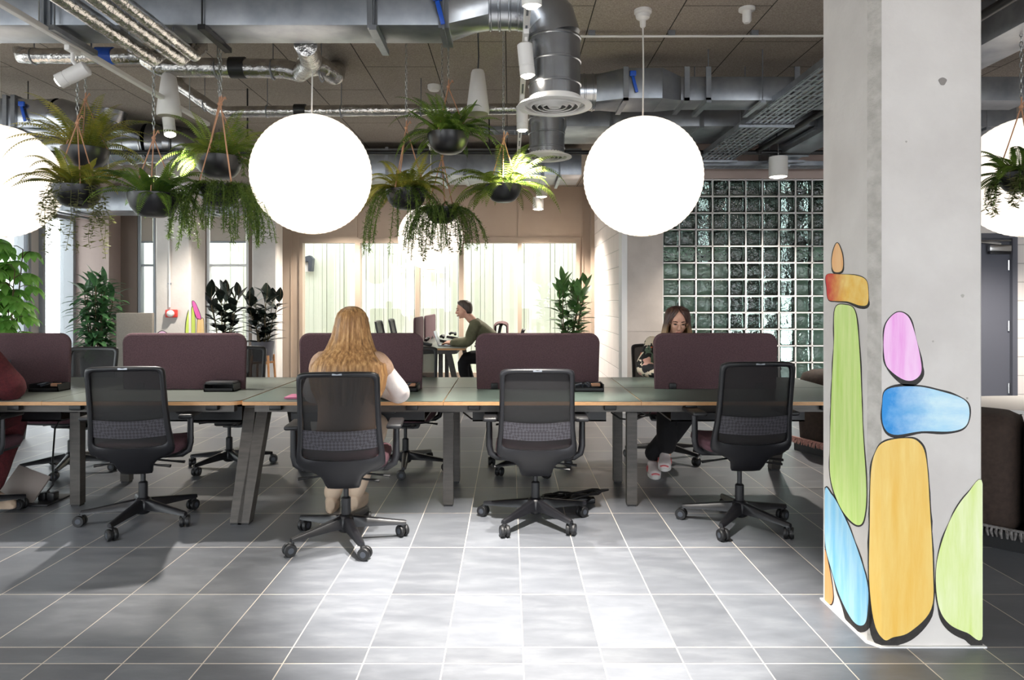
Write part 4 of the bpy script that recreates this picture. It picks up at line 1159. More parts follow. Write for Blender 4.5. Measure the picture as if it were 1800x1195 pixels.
# ------------------------------------------------------------------ desks
TZ = 0.74
YF, YM, YB = 4.17, 4.82, 5.47
def top_outline(x0, x1, y0, y1, rl, rr_):
    """table top seen from above with optional rounded front corners"""
    pts = []
    def arc(cx, cy, r, a0, a1):
        for k in range(7):
            a = a0 + (a1 - a0) * k / 6
            pts.append((cx + r * math.cos(a), cy + r * math.sin(a)))
    if rl: arc(x0 + rl, y0 + rl, rl, PI, 1.5 * PI)
    else: pts.append((x0, y0))
    if rr_: arc(x1 - rr_, y0 + rr_, rr_, 1.5 * PI, 2 * PI)
    else: pts.append((x1, y0))
    pts.append((x1, y1)); pts.append((x0, y1))
    return pts
def make_bench(name, label, xs, x_edge0, x_edge1, lino_f, r0, r1, end_left, end_right, stub_legs):
    t = thing(name, label, 'desk', ((x_edge0 + x_edge1) / 2, YM, 0))
    o = Vector(t.location)
    cuts = [x_edge0] + xs + [x_edge1]
    for row, (ya, yb) in enumerate(((YF, YM - 0.004), (YM + 0.004, YB))):
        for i in range(len(cuts) - 1):
            xa, xb = cuts[i] + 0.0015, cuts[i + 1] - 0.0015
            rl = r0 if i == 0 else 0
            rr_ = r1 if i == len(cuts) - 2 else 0
            if row == 0: out = top_outline(xa, xb, ya, yb, rl, rr_)
            else: out = [(x, ya + yb - y) for x, y in reversed(top_outline(xa, xb, ya, yb, rl, rr_))]
            b = MB(); b.prism(out, Vector((0, 0, TZ - 0.026)) - o, (1, 0, 0), (0, 1, 0), (0, 0, 1), 0.022)
            p = b.build('worktop', M['ply'], t, smooth=False)
            cxm, cym = (xa + xb) / 2, (ya + yb) / 2
            inn = [(cxm + (x - cxm) * (1 - 0.003), cym + (y - cym) * (1 - 0.005)) for x, y in out]
            b = MB(); b.prism(inn, Vector((0, 0, TZ - 0.004)) - o, (1, 0, 0), (0, 1, 0), (0, 0, 1), 0.004)
            b.build('linoleum', lino_f, p, smooth=False)
    # steel frame under the tops
    for y in (YF + 0.09, YB - 0.09):
        b = MB(); b.span(x_edge0 + 0.06 - o.x, x_edge1 - 0.06 - o.x, y - 0.025 - o.y, y + 0.025 - o.y, TZ - 0.076, TZ - 0.0265); b.build('rail', M['steel_dark'], t, smooth=False)
    for i in range(len(cuts) - 1):
        xm = (cuts[i] + cuts[i + 1]) / 2
        b = MB()
        b.span(xm - 0.45 - o.x, xm + 0.45 - o.x, -0.22, 0.22, TZ - 0.20, TZ - 0.19)
        b.span(xm - 0.45 - o.x, xm + 0.45 - o.x, -0.22, -0.21, TZ - 0.20, TZ - 0.1); b.span(xm - 0.45 - o.x, xm + 0.45 - o.x, 0.21, 0.22, TZ - 0.20, TZ - 0.1)
        b.build('cable_tray', M['black'], t, smooth=False)
        for dx in (-0.28, 0.22):
            b = MB(); b.box((xm + dx - o.x, -0.46, TZ - 0.075), (0.16, 0.1, 0.05), bev=0.01); b.build('power_unit', M['black'], t)
        for dx in (-0.42, 0.42):
            b = MB(); b.box((xm + dx - o.x, YF + 0.05 - YM, TZ - 0.045), (0.075, 0.05, 0.035), bev=0.008); b.build('bracket', M['black_deep'], t)
    for x in xs + stub_legs:
        for y in (4.52, 5.10):
            b = MB(); b.span(x - 0.033 - o.x, x + 0.033 - o.x, y - 0.03 - o.y, y + 0.03 - o.y, 0.012, TZ - 0.076); lg = b.build('leg', M['steel_dark'], t, smooth=False)
            b = MB(); b.span(x - 0.028 - o.x, x + 0.028 - o.x, y - 0.026 - o.y, y + 0.026 - o.y, 0, 0.012); b.build('foot', M['black_deep'], lg, smooth=False)
            b = MB(); b.box((x - o.x, y - 0.04 - o.y, TZ - 0.095), (0.1, 0.1, 0.04), bev=0.008); b.build('leg_bracket', M['black_deep'], t)
        b = MB(); b.span(x - 0.03 - o.x, x + 0.03 - o.x, -0.56, 0.56, TZ - 0.076, TZ - 0.03); b.build('cross_rail', M['steel_dark'], t, smooth=False)
    for side, x in ((-1, end_left), (1, end_right)):
        if x is None: continue
        for s in (-1, 1):
            top = Vector((x - o.x, s * 0.36, TZ - 0.03)); bot = Vector((x + side * 0.02 - o.x, s * 0.66, 0.012))
            q = (bot - top)
            b = MB()
            rows = []
            for p in (top, bot):
                w = 0.036
                rows.append([p + Vector((-w, -0.04, 0)), p + Vector((w, -0.04, 0)), p + Vector((w, 0.04, 0)), p + Vector((-w, 0.04, 0))])
            b.loft(rows); lg = b.build('end_leg', M['steel_dark'], t, smooth=False)
            b = MB(); b.box(bot + Vector((0, 0, -0.006)), (0.066, 0.074, 0.012)); b.build('foot', M['black_deep'], lg, smooth=False)
        b = MB(); b.span(x - 0.03 - o.x, x + 0.03 - o.x, -0.42, 0.42, TZ - 0.076, TZ - 0.03); b.build('cross_rail', M['steel_dark'], t, smooth=False)
    return t
make_bench('bench_desk', 'long green topped shared desk where the blonde person and the person with glasses sit', [-0.405, 0.805], -1.643, 2.27, M['lino_green'], 0.02, 0.06, -1.59, 2.1, [])
make_bench('bench_desk', 'long shared desk with dull grey tops at the left, ending in a rounded corner', [-4.09, -2.86], -5.32, -1.65, M['lino_grey'], 0.05, 0.07, -5.2, -1.675, [])

# fabric screens standing along the middle of the desks
def make_screen(W=0.835, Hh=0.37):
    t = thing('desk_screen', 'x', 'screen', (0, 0, 0), 0, 'burgundy desk screens')
    r = 0.055
    out = [(-W / 2, 0), (W / 2, 0)]
    for k in range(8):
        a = k / 7 * PI / 2; out.append((W / 2 - r + r * math.cos(a), Hh - r + r * math.sin(a)))
    for k in range(8):
        a = PI / 2 + k / 7 * PI / 2; out.append((-W / 2 + r + r * math.cos(a), Hh - r + r * math.sin(a)))
    b = MB(); b.prism(out, (0, -0.014, 0.002), (1, 0, 0), (0, 0, 1), (0, 1, 0), 0.028); b.build('padded_panel', M['screen_fabric'], t, smooth=False)
    b = MB(); b.tube([(x, 0, z + 0.002) for x, z in out], 0.0155, 8, 0, False, True, 1.0, (0, 1, 0)); b.build('piping', M['screen_fabric'], t)
    for s in (-1, 1):
        b = MB(); b.box((s * 0.3, 0, 0.02), (0.05, 0.05, 0.04), bev=0.006); b.build('clamp', M['black'], t)
    return t
s0 = make_screen()
SCR = [(-1.035, 'burgundy desk screen behind the blonde person'), (0.194, 'burgundy desk screen between the empty middle chair and the far plant'), (1.432, 'burgundy desk screen hiding the lower face of the person with glasses'),
       (-2.265, 'burgundy desk screen on the dull grey desk in front of the rubber plants'), (-3.49, 'burgundy desk screen at the far left, behind the arm in dark red')]
for i, (x, lab) in enumerate(SCR):
    q = s0 if i == 0 else dup(s0, (0, 0, 0), 0, lab)
    q.location = (x, 4.76, TZ + 0.001); q['label'] = lab
# black trays with odds and ends
def tray_box(x, label, full, seed):
    r = random.Random(seed)
    t = thing('desk_tray', label, 'tray', (x, 4.66, TZ + 0.001), 0, 'black desk trays')
    b = MB(); w, d, h = 0.20, 0.13, 0.05
    b.span(-w / 2, w / 2, -d / 2, d / 2, 0, 0.006)
    for sx in (-1, 1): b.span(sx * w / 2, sx * (w / 2 - 0.006), -d / 2, d / 2, 0, h)
    for sy in (-1, 1): b.span(-w / 2, w / 2, sy * d / 2, sy * (d / 2 - 0.006), 0, h * (0.45 if sy < 0 else 1))
    b.build('tray', M['black_deep'], t, smooth=False)
    if full:
        for k in range(5):
            b = MB(); p = Vector((r.uniform(-0.07, 0.07), r.uniform(-0.03, 0.04), 0.03))
            b.tube([p, p + Vector((r.uniform(-0.05, 0.05), r.uniform(-0.02, 0.02), 0.02)), p + Vector((r.uniform(-0.06, 0.06), 0.01, 0.005))], 0.008, 8); b.build('coiled_cable', M['black'] if k % 2 else M['dark_frame'], t)
        b = MB(); b.box((0.05, -0.01, 0.04), (0.06, 0.03, 0.02), bev=0.004); b.build('plug', M['rope'], t)
    else:
        b = MB(); b.box((0, 0.0, 0.055), (0.19, 0.12, 0.02), bev=0.006); b.build('lid', M['black'], t)
tray_box(-3.14, 'small black tray of cables at the foot of the far left burgundy screen', True, 1)
tray_box(-1.96, 'closed black box at the right end of the burgundy screen on the dull grey desk', False, 2)
tray_box(-0.72, 'black desk tray at the screen foot beside the white sleeve', True, 3)
tray_box(0.535, 'black desk tray of cables at the foot of the middle burgundy screen', True, 4)
t = thing('notebook', 'thin pink notebook on the desk beside the blonde person', 'notebook', P(520, 698, 4.33)); t.location.z = TZ + 0.001
b = MB(); b.box((0, 0, 0.006), (0.1, 0.15, 0.011), bev=0.002); b.build('cover', mat('pink_card', (176, 96, 128), 0.6), t)
b = MB(); b.box((0.003, 0, 0.006), (0.098, 0.144, 0.008)); b.build('pages', M['white_paint'], t, smooth=False)
t = thing('laptop', 'open laptop with a lit screen in front of the person in dark red', 'laptop', (-3.53, 4.42, TZ + 0.001), 0.05)
b = MB(); b.box((0, 0, 0.008), (0.33, 0.22, 0.014), bev=0.004); b.build('keyboard_deck', M['galv'], t)
b = MB(); b.box((0, 0.155, 0.11), (0.33, 0.008, 0.22), 0, Matrix.Rotation(-0.35, 3, 'X'), 0.003); b.build('lid', M['dark_frame'], t)
M['lcd'] = emit('lit_screen', (150, 170, 220), 0.9)
b = MB(); b.box((0, 0.148, 0.11), (0.31, 0.003, 0.195), 0, Matrix.Rotation(-0.35, 3, 'X')); b.build('display', M['lcd'], t, smooth=False)

# ------------------------------------------------------------------ task chairs
def mesh_cloth():
    m, nt, bs, out = nmat('chair_mesh')
    tc = nt.nodes.new('ShaderNodeTexCoord'); sp = nt.nodes.new('ShaderNodeSeparateXYZ')
    nt.links.new(tc.outputs['Object'], sp.inputs[0])
    bs.inputs['Base Color'].default_value = lin(12, 11, 13); bs.inputs['Roughness'].default_value = 0.7
    tr = node(nt, 'ShaderNodeBsdfTransparent'); mx = node(nt, 'ShaderNodeMixShader')
    w = math_n(nt, 'ABSOLUTE', math_n(nt, 'SINE', math_n(nt, 'MULTIPLY', sp.outputs[2], 1100)))
    f = math_n(nt, 'MULTIPLY_ADD', w, 0.05, 0.89)
    nt.links.new(f, mx.inputs[0]); nt.links.new(tr.outputs[0], mx.inputs[1]); nt.links.new(bs.outputs[0], mx.inputs[2]); nt.links.new(mx.outputs[0], out.inputs[0])
    return m
M['mesh'] = mesh_cloth()
def lumbar_mat():
    m, nt, bs, out = nmat('perforated_lumbar')
    v = coords(nt, (72, 72, 72), (0, PI / 4, 0))
    ck = nt.nodes.new('ShaderNodeTexChecker'); ck.inputs['Scale'].default_value = 1.0
    ck.inputs['Color1'].default_value = lin(64, 62, 68); ck.inputs['Color2'].default_value = lin(40, 38, 43)
    nt.links.new(v, ck.inputs['Vector']); nt.links.new(ck.outputs[0], bs.inputs['Base Color'])
    bs.inputs['Roughness'].default_value = 0.5
    return m
M['lumbar'] = lumbar_mat()
def yb(x, z):
    """surface of the back: leaning, hollowed across, curling under the seat"""
    y = -0.195 - 0.115 * (z - 0.45) / 0.5 + 0.45 * (x * x)
    if z > 0.6: y += 0.05 * (z - 0.6) ** 1.5
    if z < 0.47: y += 0.42 * (0.47 - z) ** 1.1
    return y
def resample(pts, n):
    d = [0]
    for a, c in zip(pts, pts[1:] + pts[:1]): d.append(d[-1] + math.hypot(c[0] - a[0], c[1] - a[1]))
    L = d[-1]; out = []; k = 0
    for i in range(n):
        s = L * i / n
        while d[k + 1] < s: k += 1
        f = (s - d[k]) / max(1e-9, d[k + 1] - d[k]); a, c = pts[k], pts[(k + 1) % len(pts)]
        out.append((a[0] + (c[0] - a[0]) * f, a[1] + (c[1] - a[1]) * f))
    return out
def mirror(half):
    return half + [(-x, z) for x, z in reversed(half) if x > 1e-6]
def make_chair(label, arms=True):
    t = thing('task_chair', label, 'chair', (0, 0, 0), 0, 'black mesh back task chairs')
    # base
    b = MB()
    b.lathe([(0.03, 0.05), (0.045, 0.06), (0.052, 0.085), (0.048, 0.135), (0.03, 0.15)], 24)
    for k in range(5):
        a = -PI / 2 + 2 * PI * k / 5
        d = Vector((math.cos(a), math.sin(a), 0)); s = Vector((-d.y, d.x, 0))
        rows = []
        for (r_, w, zt_, zb_) in ((0.02, 0.03, 0.138, 0.078), (0.12, 0.027, 0.122, 0.08), (0.24, 0.023, 0.103, 0.078), (0.315, 0.02, 0.092, 0.074), (0.336, 0.014, 0.088, 0.074)):
            p = d * r_
            rows.append([p - s * w + Vector((0, 0, zb_)), p + s * w + Vector((0, 0, zb_)), p + s * w * 0.75 + Vector((0, 0, zt_)), p + s * w * 0.35 + Vector((0, 0, zt_ + 0.006)), p - s * w * 0.35 + Vector((0, 0, zt_ + 0.006)), p - s * w * 0.75 + Vector((0, 0, zt_))])
        b.loft(rows)
    b.build('star_base', M['black_satin'], t, angle=50)
    for k in range(5):
        a = -PI / 2 + 2 * PI * k / 5
        d = Vector((math.cos(a), math.sin(a), 0)); yaw = a + 0.9 + k * 1.3
        h = Vector((math.cos(yaw), math.sin(yaw), 0)); s = Vector((-h.y, h.x, 0))
        p = d * 0.325
        b = MB(); b.tube([p + Vector((0, 0, 0.075)), p + Vector((0, 0, 0.045))], 0.008, 8)
        c = p + h * 0.018 + Vector((0, 0, 0.034))
        q = s.to_track_quat('Z', 'Y').to_matrix()
        for e in (-1, 1): b.lathe([(0.012, -0.011), (0.031, -0.011), (0.034, -0.006), (0.034, 0.006), (0.031, 0.011), (0.012, 0.011)], 20, c + s * 0.016 * e, 0, q)
        b.tube([c - s * 0.009, c + s * 0.009], 0.024, 12); b.box(c + Vector((0, 0, 0.02)) - h * 0.008, (0.03, 0.03, 0.04), 0, None, 0.008)
        for e in (-1, 1): b.lathe([(0.001, 0.0125), (0.016, 0.012), (0.016, 0.010), (0.001, 0.010)], 14, c + s * 0.016 * e, 1, (q if e > 0 else (-s).to_track_quat('Z', 'Y').to_matrix()))
        b.build('caster', [M['black_deep'], M['dark_frame']], t)
    b = MB(); b.lathe([(0.024, 0.05), (0.026, 0.06), (0.026, 0.24), (0.022, 0.245), (0.014, 0.25), (0.014, 0.4)], 20); b.build('gas_lift', M['black'], t)
    b = MB(); b.box((0, 0.03, 0.385), (0.15, 0.22, 0.06), bev=0.018); b.box((0, -0.055, 0.36), (0.12, 0.09, 0.07), bev=0.015); b.build('tilt_mechanism', M['black'], t)
    for sx, y, L in ((-1, -0.05, 0.2), (1, -0.02, 0.2), (1, -0.12, 0.15)):
        b = MB(); b.tube([(sx * 0.06, y, 0.372), (sx * (L - 0.02), y - 0.01, 0.358)], 0.006, 8); b.tube([(sx * (L - 0.03), y - 0.01, 0.36), (sx * (L + 0.05), y - 0.015, 0.352)], [0.009, 0.015], 8, 0, True, False, 0.6); b.build('lever', M['black_deep'], t)
    # seat
    rows = []
    for (w, d, z) in ((0.20, 0.19, 0.415), (0.235, 0.225, 0.425), (0.245, 0.235, 0.45), (0.242, 0.232, 0.478), (0.22, 0.21, 0.492), (0.12, 0.11, 0.496)):
        ring = []
        for k in range(36):
            a = 2 * PI * k / 36
            cx, sy = math.cos(a), math.sin(a)
            e = 0.42
            ring.append(Vector((math.copysign(abs(cx) ** e, cx) * w, math.copysign(abs(sy) ** e, sy) * d + 0.05, z - 0.018 * max(0, sy) ** 3 * (1 if z > 0.43 else 0.3))))
        rows.append(ring)
    b = MB(); b.loft(rows); b.build('seat', M['seat_fabric'], t, angle=60)
    rows = [[Vector((p.x * k, (p.y - 0.05) * k + 0.05, z)) for p in rows[1]] for k, z in ((0.8, 0.398), (0.98, 0.408), (1.0, 0.424))]
    b = MB(); b.loft(rows); b.build('seat_pan', M['black'], t, angle=60)
    # back
    N = 96
    half = [(0, 0.968), (0.10, 0.967), (0.175, 0.964), (0.205, 0.957), (0.2155, 0.94), (0.2165, 0.90), (0.217, 0.8), (0.219, 0.7), (0.224, 0.6), (0.234, 0.52), (0.238, 0.475), (0.234, 0.45), (0.215, 0.432), (0.17, 0.41), (0.13, 0.392), (0.108, 0.37), (0.1, 0.345), (0.094, 0.318), (0.086, 0.306), (0.05, 0.302), (0, 0.302)]
    inner = [(0, 0.94), (0.10, 0.939), (0.165, 0.937), (0.182, 0.93), (0.187, 0.915), (0.188, 0.88), (0.189, 0.8), (0.191, 0.7), (0.195, 0.6), (0.203, 0.53), (0.203, 0.512), (0.194, 0.497), (0.17, 0.489), (0.12, 0.482), (0.05, 0.478), (0, 0.477)]
    oh = resample_half(half, N // 2); ih = resample_half(inner, N // 2)
    outer, inn = oh + [(-x, z) for x, z in reversed(oh[1:-1])], ih + [(-x, z) for x, z in reversed(ih[1:-1])]
    n = len(outer)
    def sh(pts, dy): return [Vector((x, yb(x, z) + dy, z)) for x, z in pts]
    mid = lambda f: [(a[0] + (c[0] - a[0]) * f, a[1] + (c[1] - a[1]) * f) for a, c in zip(outer, inn)]
    loops = [sh(inn, 0.014), sh(mid(0.5), 0.018), sh(mid(0.12), 0.014), sh(outer, 0.002), sh(mid(0.1), -0.012), sh(mid(0.3), -0.017), sh(mid(0.55), -0.018), sh(mid(0.8), -0.017), sh(inn, -0.012), sh(inn, 0.014)]
    b = MB(); b.grid(loops, 0, True); b.build('back_frame', M['black_satin'], t, angle=50)
    rows = []
    for i in range(15):
        z = 0.478 + (0.94 - 0.478) * i / 14
        w = 0.190 if z > 0.6 else 0.203
        if z < 0.5: w = 0.165
        if z > 0.93: w = 0.175
        rows.append([Vector((w * (2 * j / 14 - 1), yb(w * (2 * j / 14 - 1), z) + 0.006, z)) for j in range(15)])
    b = MB(); b.grid(rows); b.build('back_mesh', M['mesh'], t)
    rows = []
    for i in range(6):
        z = 0.55 + 0.105 * i / 5
        sag = 0.012
        rows.append([Vector((0.197 * (2 * j / 16 - 1), yb(0.197 * (2 * j / 16 - 1), z) - 0.006, z - sag * (1 - (2 * j / 16 - 1) ** 2))) for j in range(17)])
    b = MB(); b.grid(rows); b.build('lumbar_panel', M['lumbar'], t)
    b = MB(); b.box((0, yb(0, 0.953) - 0.0165, 0.954), (0.05, 0.003, 0.009)); b.build('name_plate', M['galv'], t, smooth=False)
    if arms:
        for s in (-1, 1):
            b = MB()
            b.tube([(s * 0.13, -0.02, 0.395), (s * 0.235, -0.03, 0.40), (s * 0.272, -0.03, 0.425), (s * 0.282, -0.03, 0.47), (s * 0.283, -0.03, 0.63)], [0.018, 0.019, 0.02, 0.02, 0.018], 12, 0, True, False, 0.62, (0, 1, 0))
            ar = b.build('armrest', M['black_satin'], t)
            b = MB(); b.box((s * 0.276, 0.0, 0.642), (0.085, 0.24, 0.026), bev=0.011, seg=3); b.build('arm_pad', M['black'], ar)
    return t
def resample_half(pts, n):
    d = [0]
    for a, c in zip(pts, pts[1:]): d.append(d[-1] + math.hypot(c[0] - a[0], c[1] - a[1]))
    L = d[-1]; out = []; k = 0
    for i in range(n + 1):
        s = L * i / n
        while k < len(pts) - 2 and d[k + 1] < s: k += 1
        f = (s - d[k]) / max(1e-9, d[k + 1] - d[k])
        out.append((pts[k][0] + (pts[k + 1][0] - pts[k][0]) * f, pts[k][1] + (pts[k + 1][1] - pts[k][1]) * f))
    return out
CH = [  # x, y, turn, angle of the star, raise, label
    (0.158, 4.19, 0, -126, 0.0, 'empty black task chair in the middle, with the light falling round its base'),
    (-2.25, 4.19, 9, -92, 0.012, 'empty black task chair pushed up to the dull grey desk'),
    (-0.925, 3.86, 5, -62.5, 0.016, 'black task chair in which the blonde person sits'),
    (1.39, 4.13, 2, -126, 0.045, 'empty black task chair beside the painted column'),
    (-3.40, 4.22, 0, -30, 0.0, 'task chair under the person in dark red at the left edge'),
    (-3.50, 5.45, 178, 70, 0.0, 'task chair with its back showing above the desk right of the far left screen'),
    (-2.28, 5.55, 183, 100, 0.0, 'far side task chair half hidden by the screen at the rounded desk end'),
    (-0.84, 5.50, 176, 60, 0.0, 'task chair on the far side of the desk, behind the screen of the blonde person'),
    (0.14, 5.50, 182, 82, 0.0, 'task chair on the far side of the desk, behind the empty middle chair'),
    (1.33, 5.86, 186, 95, 0.0, 'task chair in which the person with glasses sits'),
    (-0.10, 9.35, 90, 20, 0.0, 'task chair of the man at the far desk'),
    (-0.42, 10.5, 92, 50, 0.03, 'task chair with the maroon jacket over its back, behind the man at the far desk'),
    (-1.68, 10.2, -92, 10, 0.09, 'nearer of the two dark chairs left of the far desk, right of the blonde hair'),
    (-1.66, 11.2, -90, 40, 0.09, 'farther of the two dark chairs left of the far desk, close to its screens'),
]
c0 = make_chair('x')
chairs = [c0] + [dup(c0, (0, 0, 0), 0, 'x') for _ in CH[1:]]
for q, (x, y, rz, sa, up, lab) in zip(chairs, CH):
    q.location = (x, y, 0); q.rotation_euler = (0, 0, math.radians(rz)); q['label'] = lab
    for ch in q.children:
        nm = ch.name.split('.')[0]
        if nm in ('star_base', 'caster'): ch.rotation_euler = (0, 0, math.radians(sa + 90 - rz))
        elif nm != 'gas_lift': ch.location.z = up

# far desk running lengthwise under the window
fdx, fdy0, fdy1 = -1.26, 8.78, 11.5
t = thing('bench_desk', 'far grey desk running towards the wide window, where the man sits', 'desk', (fdx, (fdy0 + fdy1) / 2, 0))
L = fdy1 - fdy0
for s in (-1, 1):
    b = MB(); b.box((s * 0.345, 0, TZ - 0.014), (0.68, L, 0.022)); p = b.build('worktop', M['ply'], t, smooth=False)
    b = MB(); b.box((s * 0.345, 0, TZ - 0.0015), (0.676, L - 0.004, 0.004)); b.build('linoleum', M['lino_grey'], p, smooth=False)
for s in (-1, 1):
    b = MB(); b.box((s * 0.55, 0, TZ - 0.05), (0.05, L - 0.1, 0.05)); b.build('rail', M['steel_dark'], t, smooth=False)
    for y in (-L / 2 + 0.1, L / 2 - 0.1):
        rows = []
        for (x, z) in ((0.46, TZ - 0.03), (0.62, 0.0)):
            rows.append([Vector((s * x + dx, y + dy, z)) for dx, dy in ((-0.035, -0.035), (0.035, -0.035), (0.035, 0.035), (-0.035, 0.035))])
        b = MB(); b.loft(rows); b.build('end_leg', M['steel_dark'], t, smooth=False)
    for y in (-0.45, 0.5):
        b = MB(); b.box((s * 0.28, y, (TZ - 0.03) / 2), (0.06, 0.06, TZ - 0.03)); b.build('leg', M['steel_dark'], t, smooth=False)
b = MB(); b.box((0, -L / 2 + 0.1, TZ - 0.055), (1.1, 0.05, 0.05)); b.build('cross_rail', M['steel_dark'], t, smooth=False)
for y, lab in ((9.45, 'nearest of the three burgundy screens on the far desk'), (10.55, 'middle one of the three burgundy screens on the far desk'), (11.0 + 0.5, None)):
    if lab is None: y = 11.2; lab = 'screen closest to the window of the three burgundy screens on the far desk'
    q = dup(s0, (fdx, y, TZ + 0.001), PI / 2, lab)
    if y == 11.2: q.scale = (0.65, 1, 1)
for k, (x, y, lab) in enumerate(((-1.12, 9.2, 'small black desk phone at the foot of the nearest far screen'), (-0.98, 9.85, 'black desk phone between the far screens'), (-0.9, 10.7, 'black handset at the far end of the far desk'))):
    t = thing('desk_phone', lab, 'phone', (x, y, TZ + 0.001), 0.3 * k, 'black desk phones')
    b = MB(); b.box((0, 0, 0.03), (0.14, 0.15, 0.04), 0, Matrix.Rotation(0.2, 3, 'Y'), 0.01); b.build('phone_base', M['black'], t)
    b = MB(); b.tube([(0.0, -0.09, 0.085), (0.02, -0.06, 0.105), (0.03, 0, 0.1), (0.02, 0.06, 0.105), (0.0, 0.09, 0.085)], [0.022, 0.02, 0.014, 0.02, 0.022], 10); b.build('handset', M['black_deep'], t)
t = thing('laptop', 'small open laptop under the hands of the man at the far desk', 'laptop', (-0.86, 9.32, TZ + 0.001), PI / 2)
b = MB(); b.box((0, 0, 0.008), (0.31, 0.21, 0.014), bev=0.004); b.build('keyboard_deck', M['galv'], t)
b = MB(); b.box((0, 0.13, 0.1), (0.31, 0.008, 0.21), 0, Matrix.Rotation(-0.3, 3, 'X'), 0.003); b.build('lid', M['galv'], t)
t = thing('jacket', 'dark maroon jacket slung over the chair of the man at the far desk', 'jacket', (-0.13, 10.5, 0.57))
rows = []
for k in range(9):
    a = k / 8 * PI
    y0_, z0_ = 0.10 * math.cos(a), 0.40 + 0.07 * math.sin(a)
    zz = z0_ if 0 < k < 8 else 0.05
    rows.append([Vector((y0_ - 0.02 * math.sin(j), (j / 10 - 0.5) * (0.5 + 0.06 * math.sin(k)), zz + 0.03 * math.cos((j / 10 - 0.5) * 3) - 0.05)) for j in range(11)])
b = MB(); b.grid(rows); b.grid([[p + Vector((0, 0, 0.02)) for p in r] for r in rows]); b.build('cloth', mat('maroon_cloth', (92, 60, 62), 0.9, 0, (64, 42, 44), 20), t, angle=80)

# partition, cables, floor box
t = thing('partition_screen', 'plain grey freestanding partition beside the concrete column with the red alarm', 'partition', (P(238, 0, 8.0).x, 8.0, 0))
b = MB(); b.box((0, 0, 0.635), (0.42, 0.06, 1.15), bev=0.008); b.build('panel', M['partition'], t)
for s in (-1, 1):
    b = MB(); b.box((s * 0.16, 0, 0.03), (0.05, 0.4, 0.06), bev=0.006); b.build('foot', M['dark_frame'], t)
t = thing('cable_bundle', 'tangle of black cables on the floor under the empty middle chair', 'cable', (0.32, 4.55, 0))
r = random.Random(5)
for k in range(4):
    pts = []
    for i in range(24):
        a = i * 0.62 + k
        pts.append((0.13 * math.cos(a) * (1 + 0.3 * math.sin(k + i)) + 0.06 * k, 0.09 * math.sin(a * 0.9 + k), 0.012 + 0.03 * abs(math.sin(a * 0.7 + k)) + 0.012 * k))
    b = MB(); b.tube(pts, 0.007, 7); b.build('cable', M['black_deep'], t)
b = MB(); b.box((0.1, 0.02, 0.02), (0.3, 0.06, 0.035), bev=0.008); b.build('power_strip', M['black'], t)
t = thing('floor_outlet_box', 'open floor outlet box with its grey lid tilted up at the left under the desk', 'outlet', (P(62, 880, 4.62).x, 4.62, 0))
b = MB(); b.box((0.0, 0, 0.006), (0.34, 0.26, 0.012), bev=0.003); b.build('frame', M['black'], t)
b = MB(); b.box((-0.06, -0.02, 0.105), (0.26, 0.014, 0.22), 0, Matrix.Rotation(-0.55, 3, 'X') @ Matrix.Rotation(0.32, 3, 'Y'), 0.004); b.build('lid', mat('lid_grey', (128, 118, 112), 0.6), t)
for dx in (0.06, 0.12):
    b = MB(); b.box((dx, 0.0, 0.035), (0.05, 0.06, 0.05), bev=0.008); b.build('plug', M['black_deep'], t)
b = MB(); b.tube([(0.08, 0, 0.06), (0.1, 0.03, 0.1), (0.05, 0.1, 0.25), (0.0, 0.2, 0.45), (0.02, 0.25, 0.54)], 0.006, 7); b.build('cable', M['black_deep'], t)
for x, y0, lab in ((-0.33, 4.85, 'black power lead drooping under the desk beside the middle legs'), (0.72, 4.85, 'black power lead drooping under the desk near the legs in front of the crossed feet'), (-2.75, 4.75, 'black power lead drooping under the dull grey desk')):
    t = thing('power_lead', lab, 'cable', (x, y0, TZ - 0.19))
    b = MB(); b.tube([(0, 0, 0.01), (0.06, -0.03, -0.03), (0.16, -0.05, -0.035), (0.26, -0.03, 0.0), (0.3, 0, 0.04)], 0.006, 7); b.build('lead', M['black_deep'], t)

# ------------------------------------------------------------------ plants
def frond(b, base, az, elev, L, w, n, droop, r, tipw=0.15, lw=0.0055):
    """an arching fern frond: midrib and two rows of pointed leaflets"""
    d = Vector((math.cos(az) * math.cos(elev), math.sin(az) * math.cos(elev), math.sin(elev)))
    p = Vector(base); pts = [p.copy()]
    st = L / n
    tw = r.uniform(-0.5, 0.5)
    for i in range(n):
        d = (d + Vector((0, 0, -droop * st / L * (0.5 + 1.3 * i / n)))).normalized()
        p = p + d * st; pts.append(p.copy())
    b.tube(pts, [0.0035 * (1 - 0.7 * i / n) for i in range(n + 1)], 3, 0, False)
    for i in range(1, n):
        t = (pts[i + 1] - pts[i - 1]).normalized()
        side = t.cross(Vector((0, 0, 1)))
        side = side.normalized() if side.length > 0.05 else Vector((-math.sin(az), math.cos(az), 0))
        nn = side.cross(t)
        f = i / n
        ln = w * (math.sin(PI * min(1, 0.12 + f * 0.9)) ** 0.7) * (1 - 0.25 * f)
        for s in (-1, 1):
            u = (side * s * math.cos(0.25 + tw * 0.3) + nn * (0.15 * s * tw - 0.12) + t * 0.35).normalized()
            a = pts[i]; m = a + u * ln * 0.45; e = a + u * ln + Vector((0, 0, -0.15 * ln))
            h = t * lw * (0.6 + 0.6 * math.sin(PI * f))
            b.add([a, m - h, e, m + h], [(0, 1, 2, 3)])
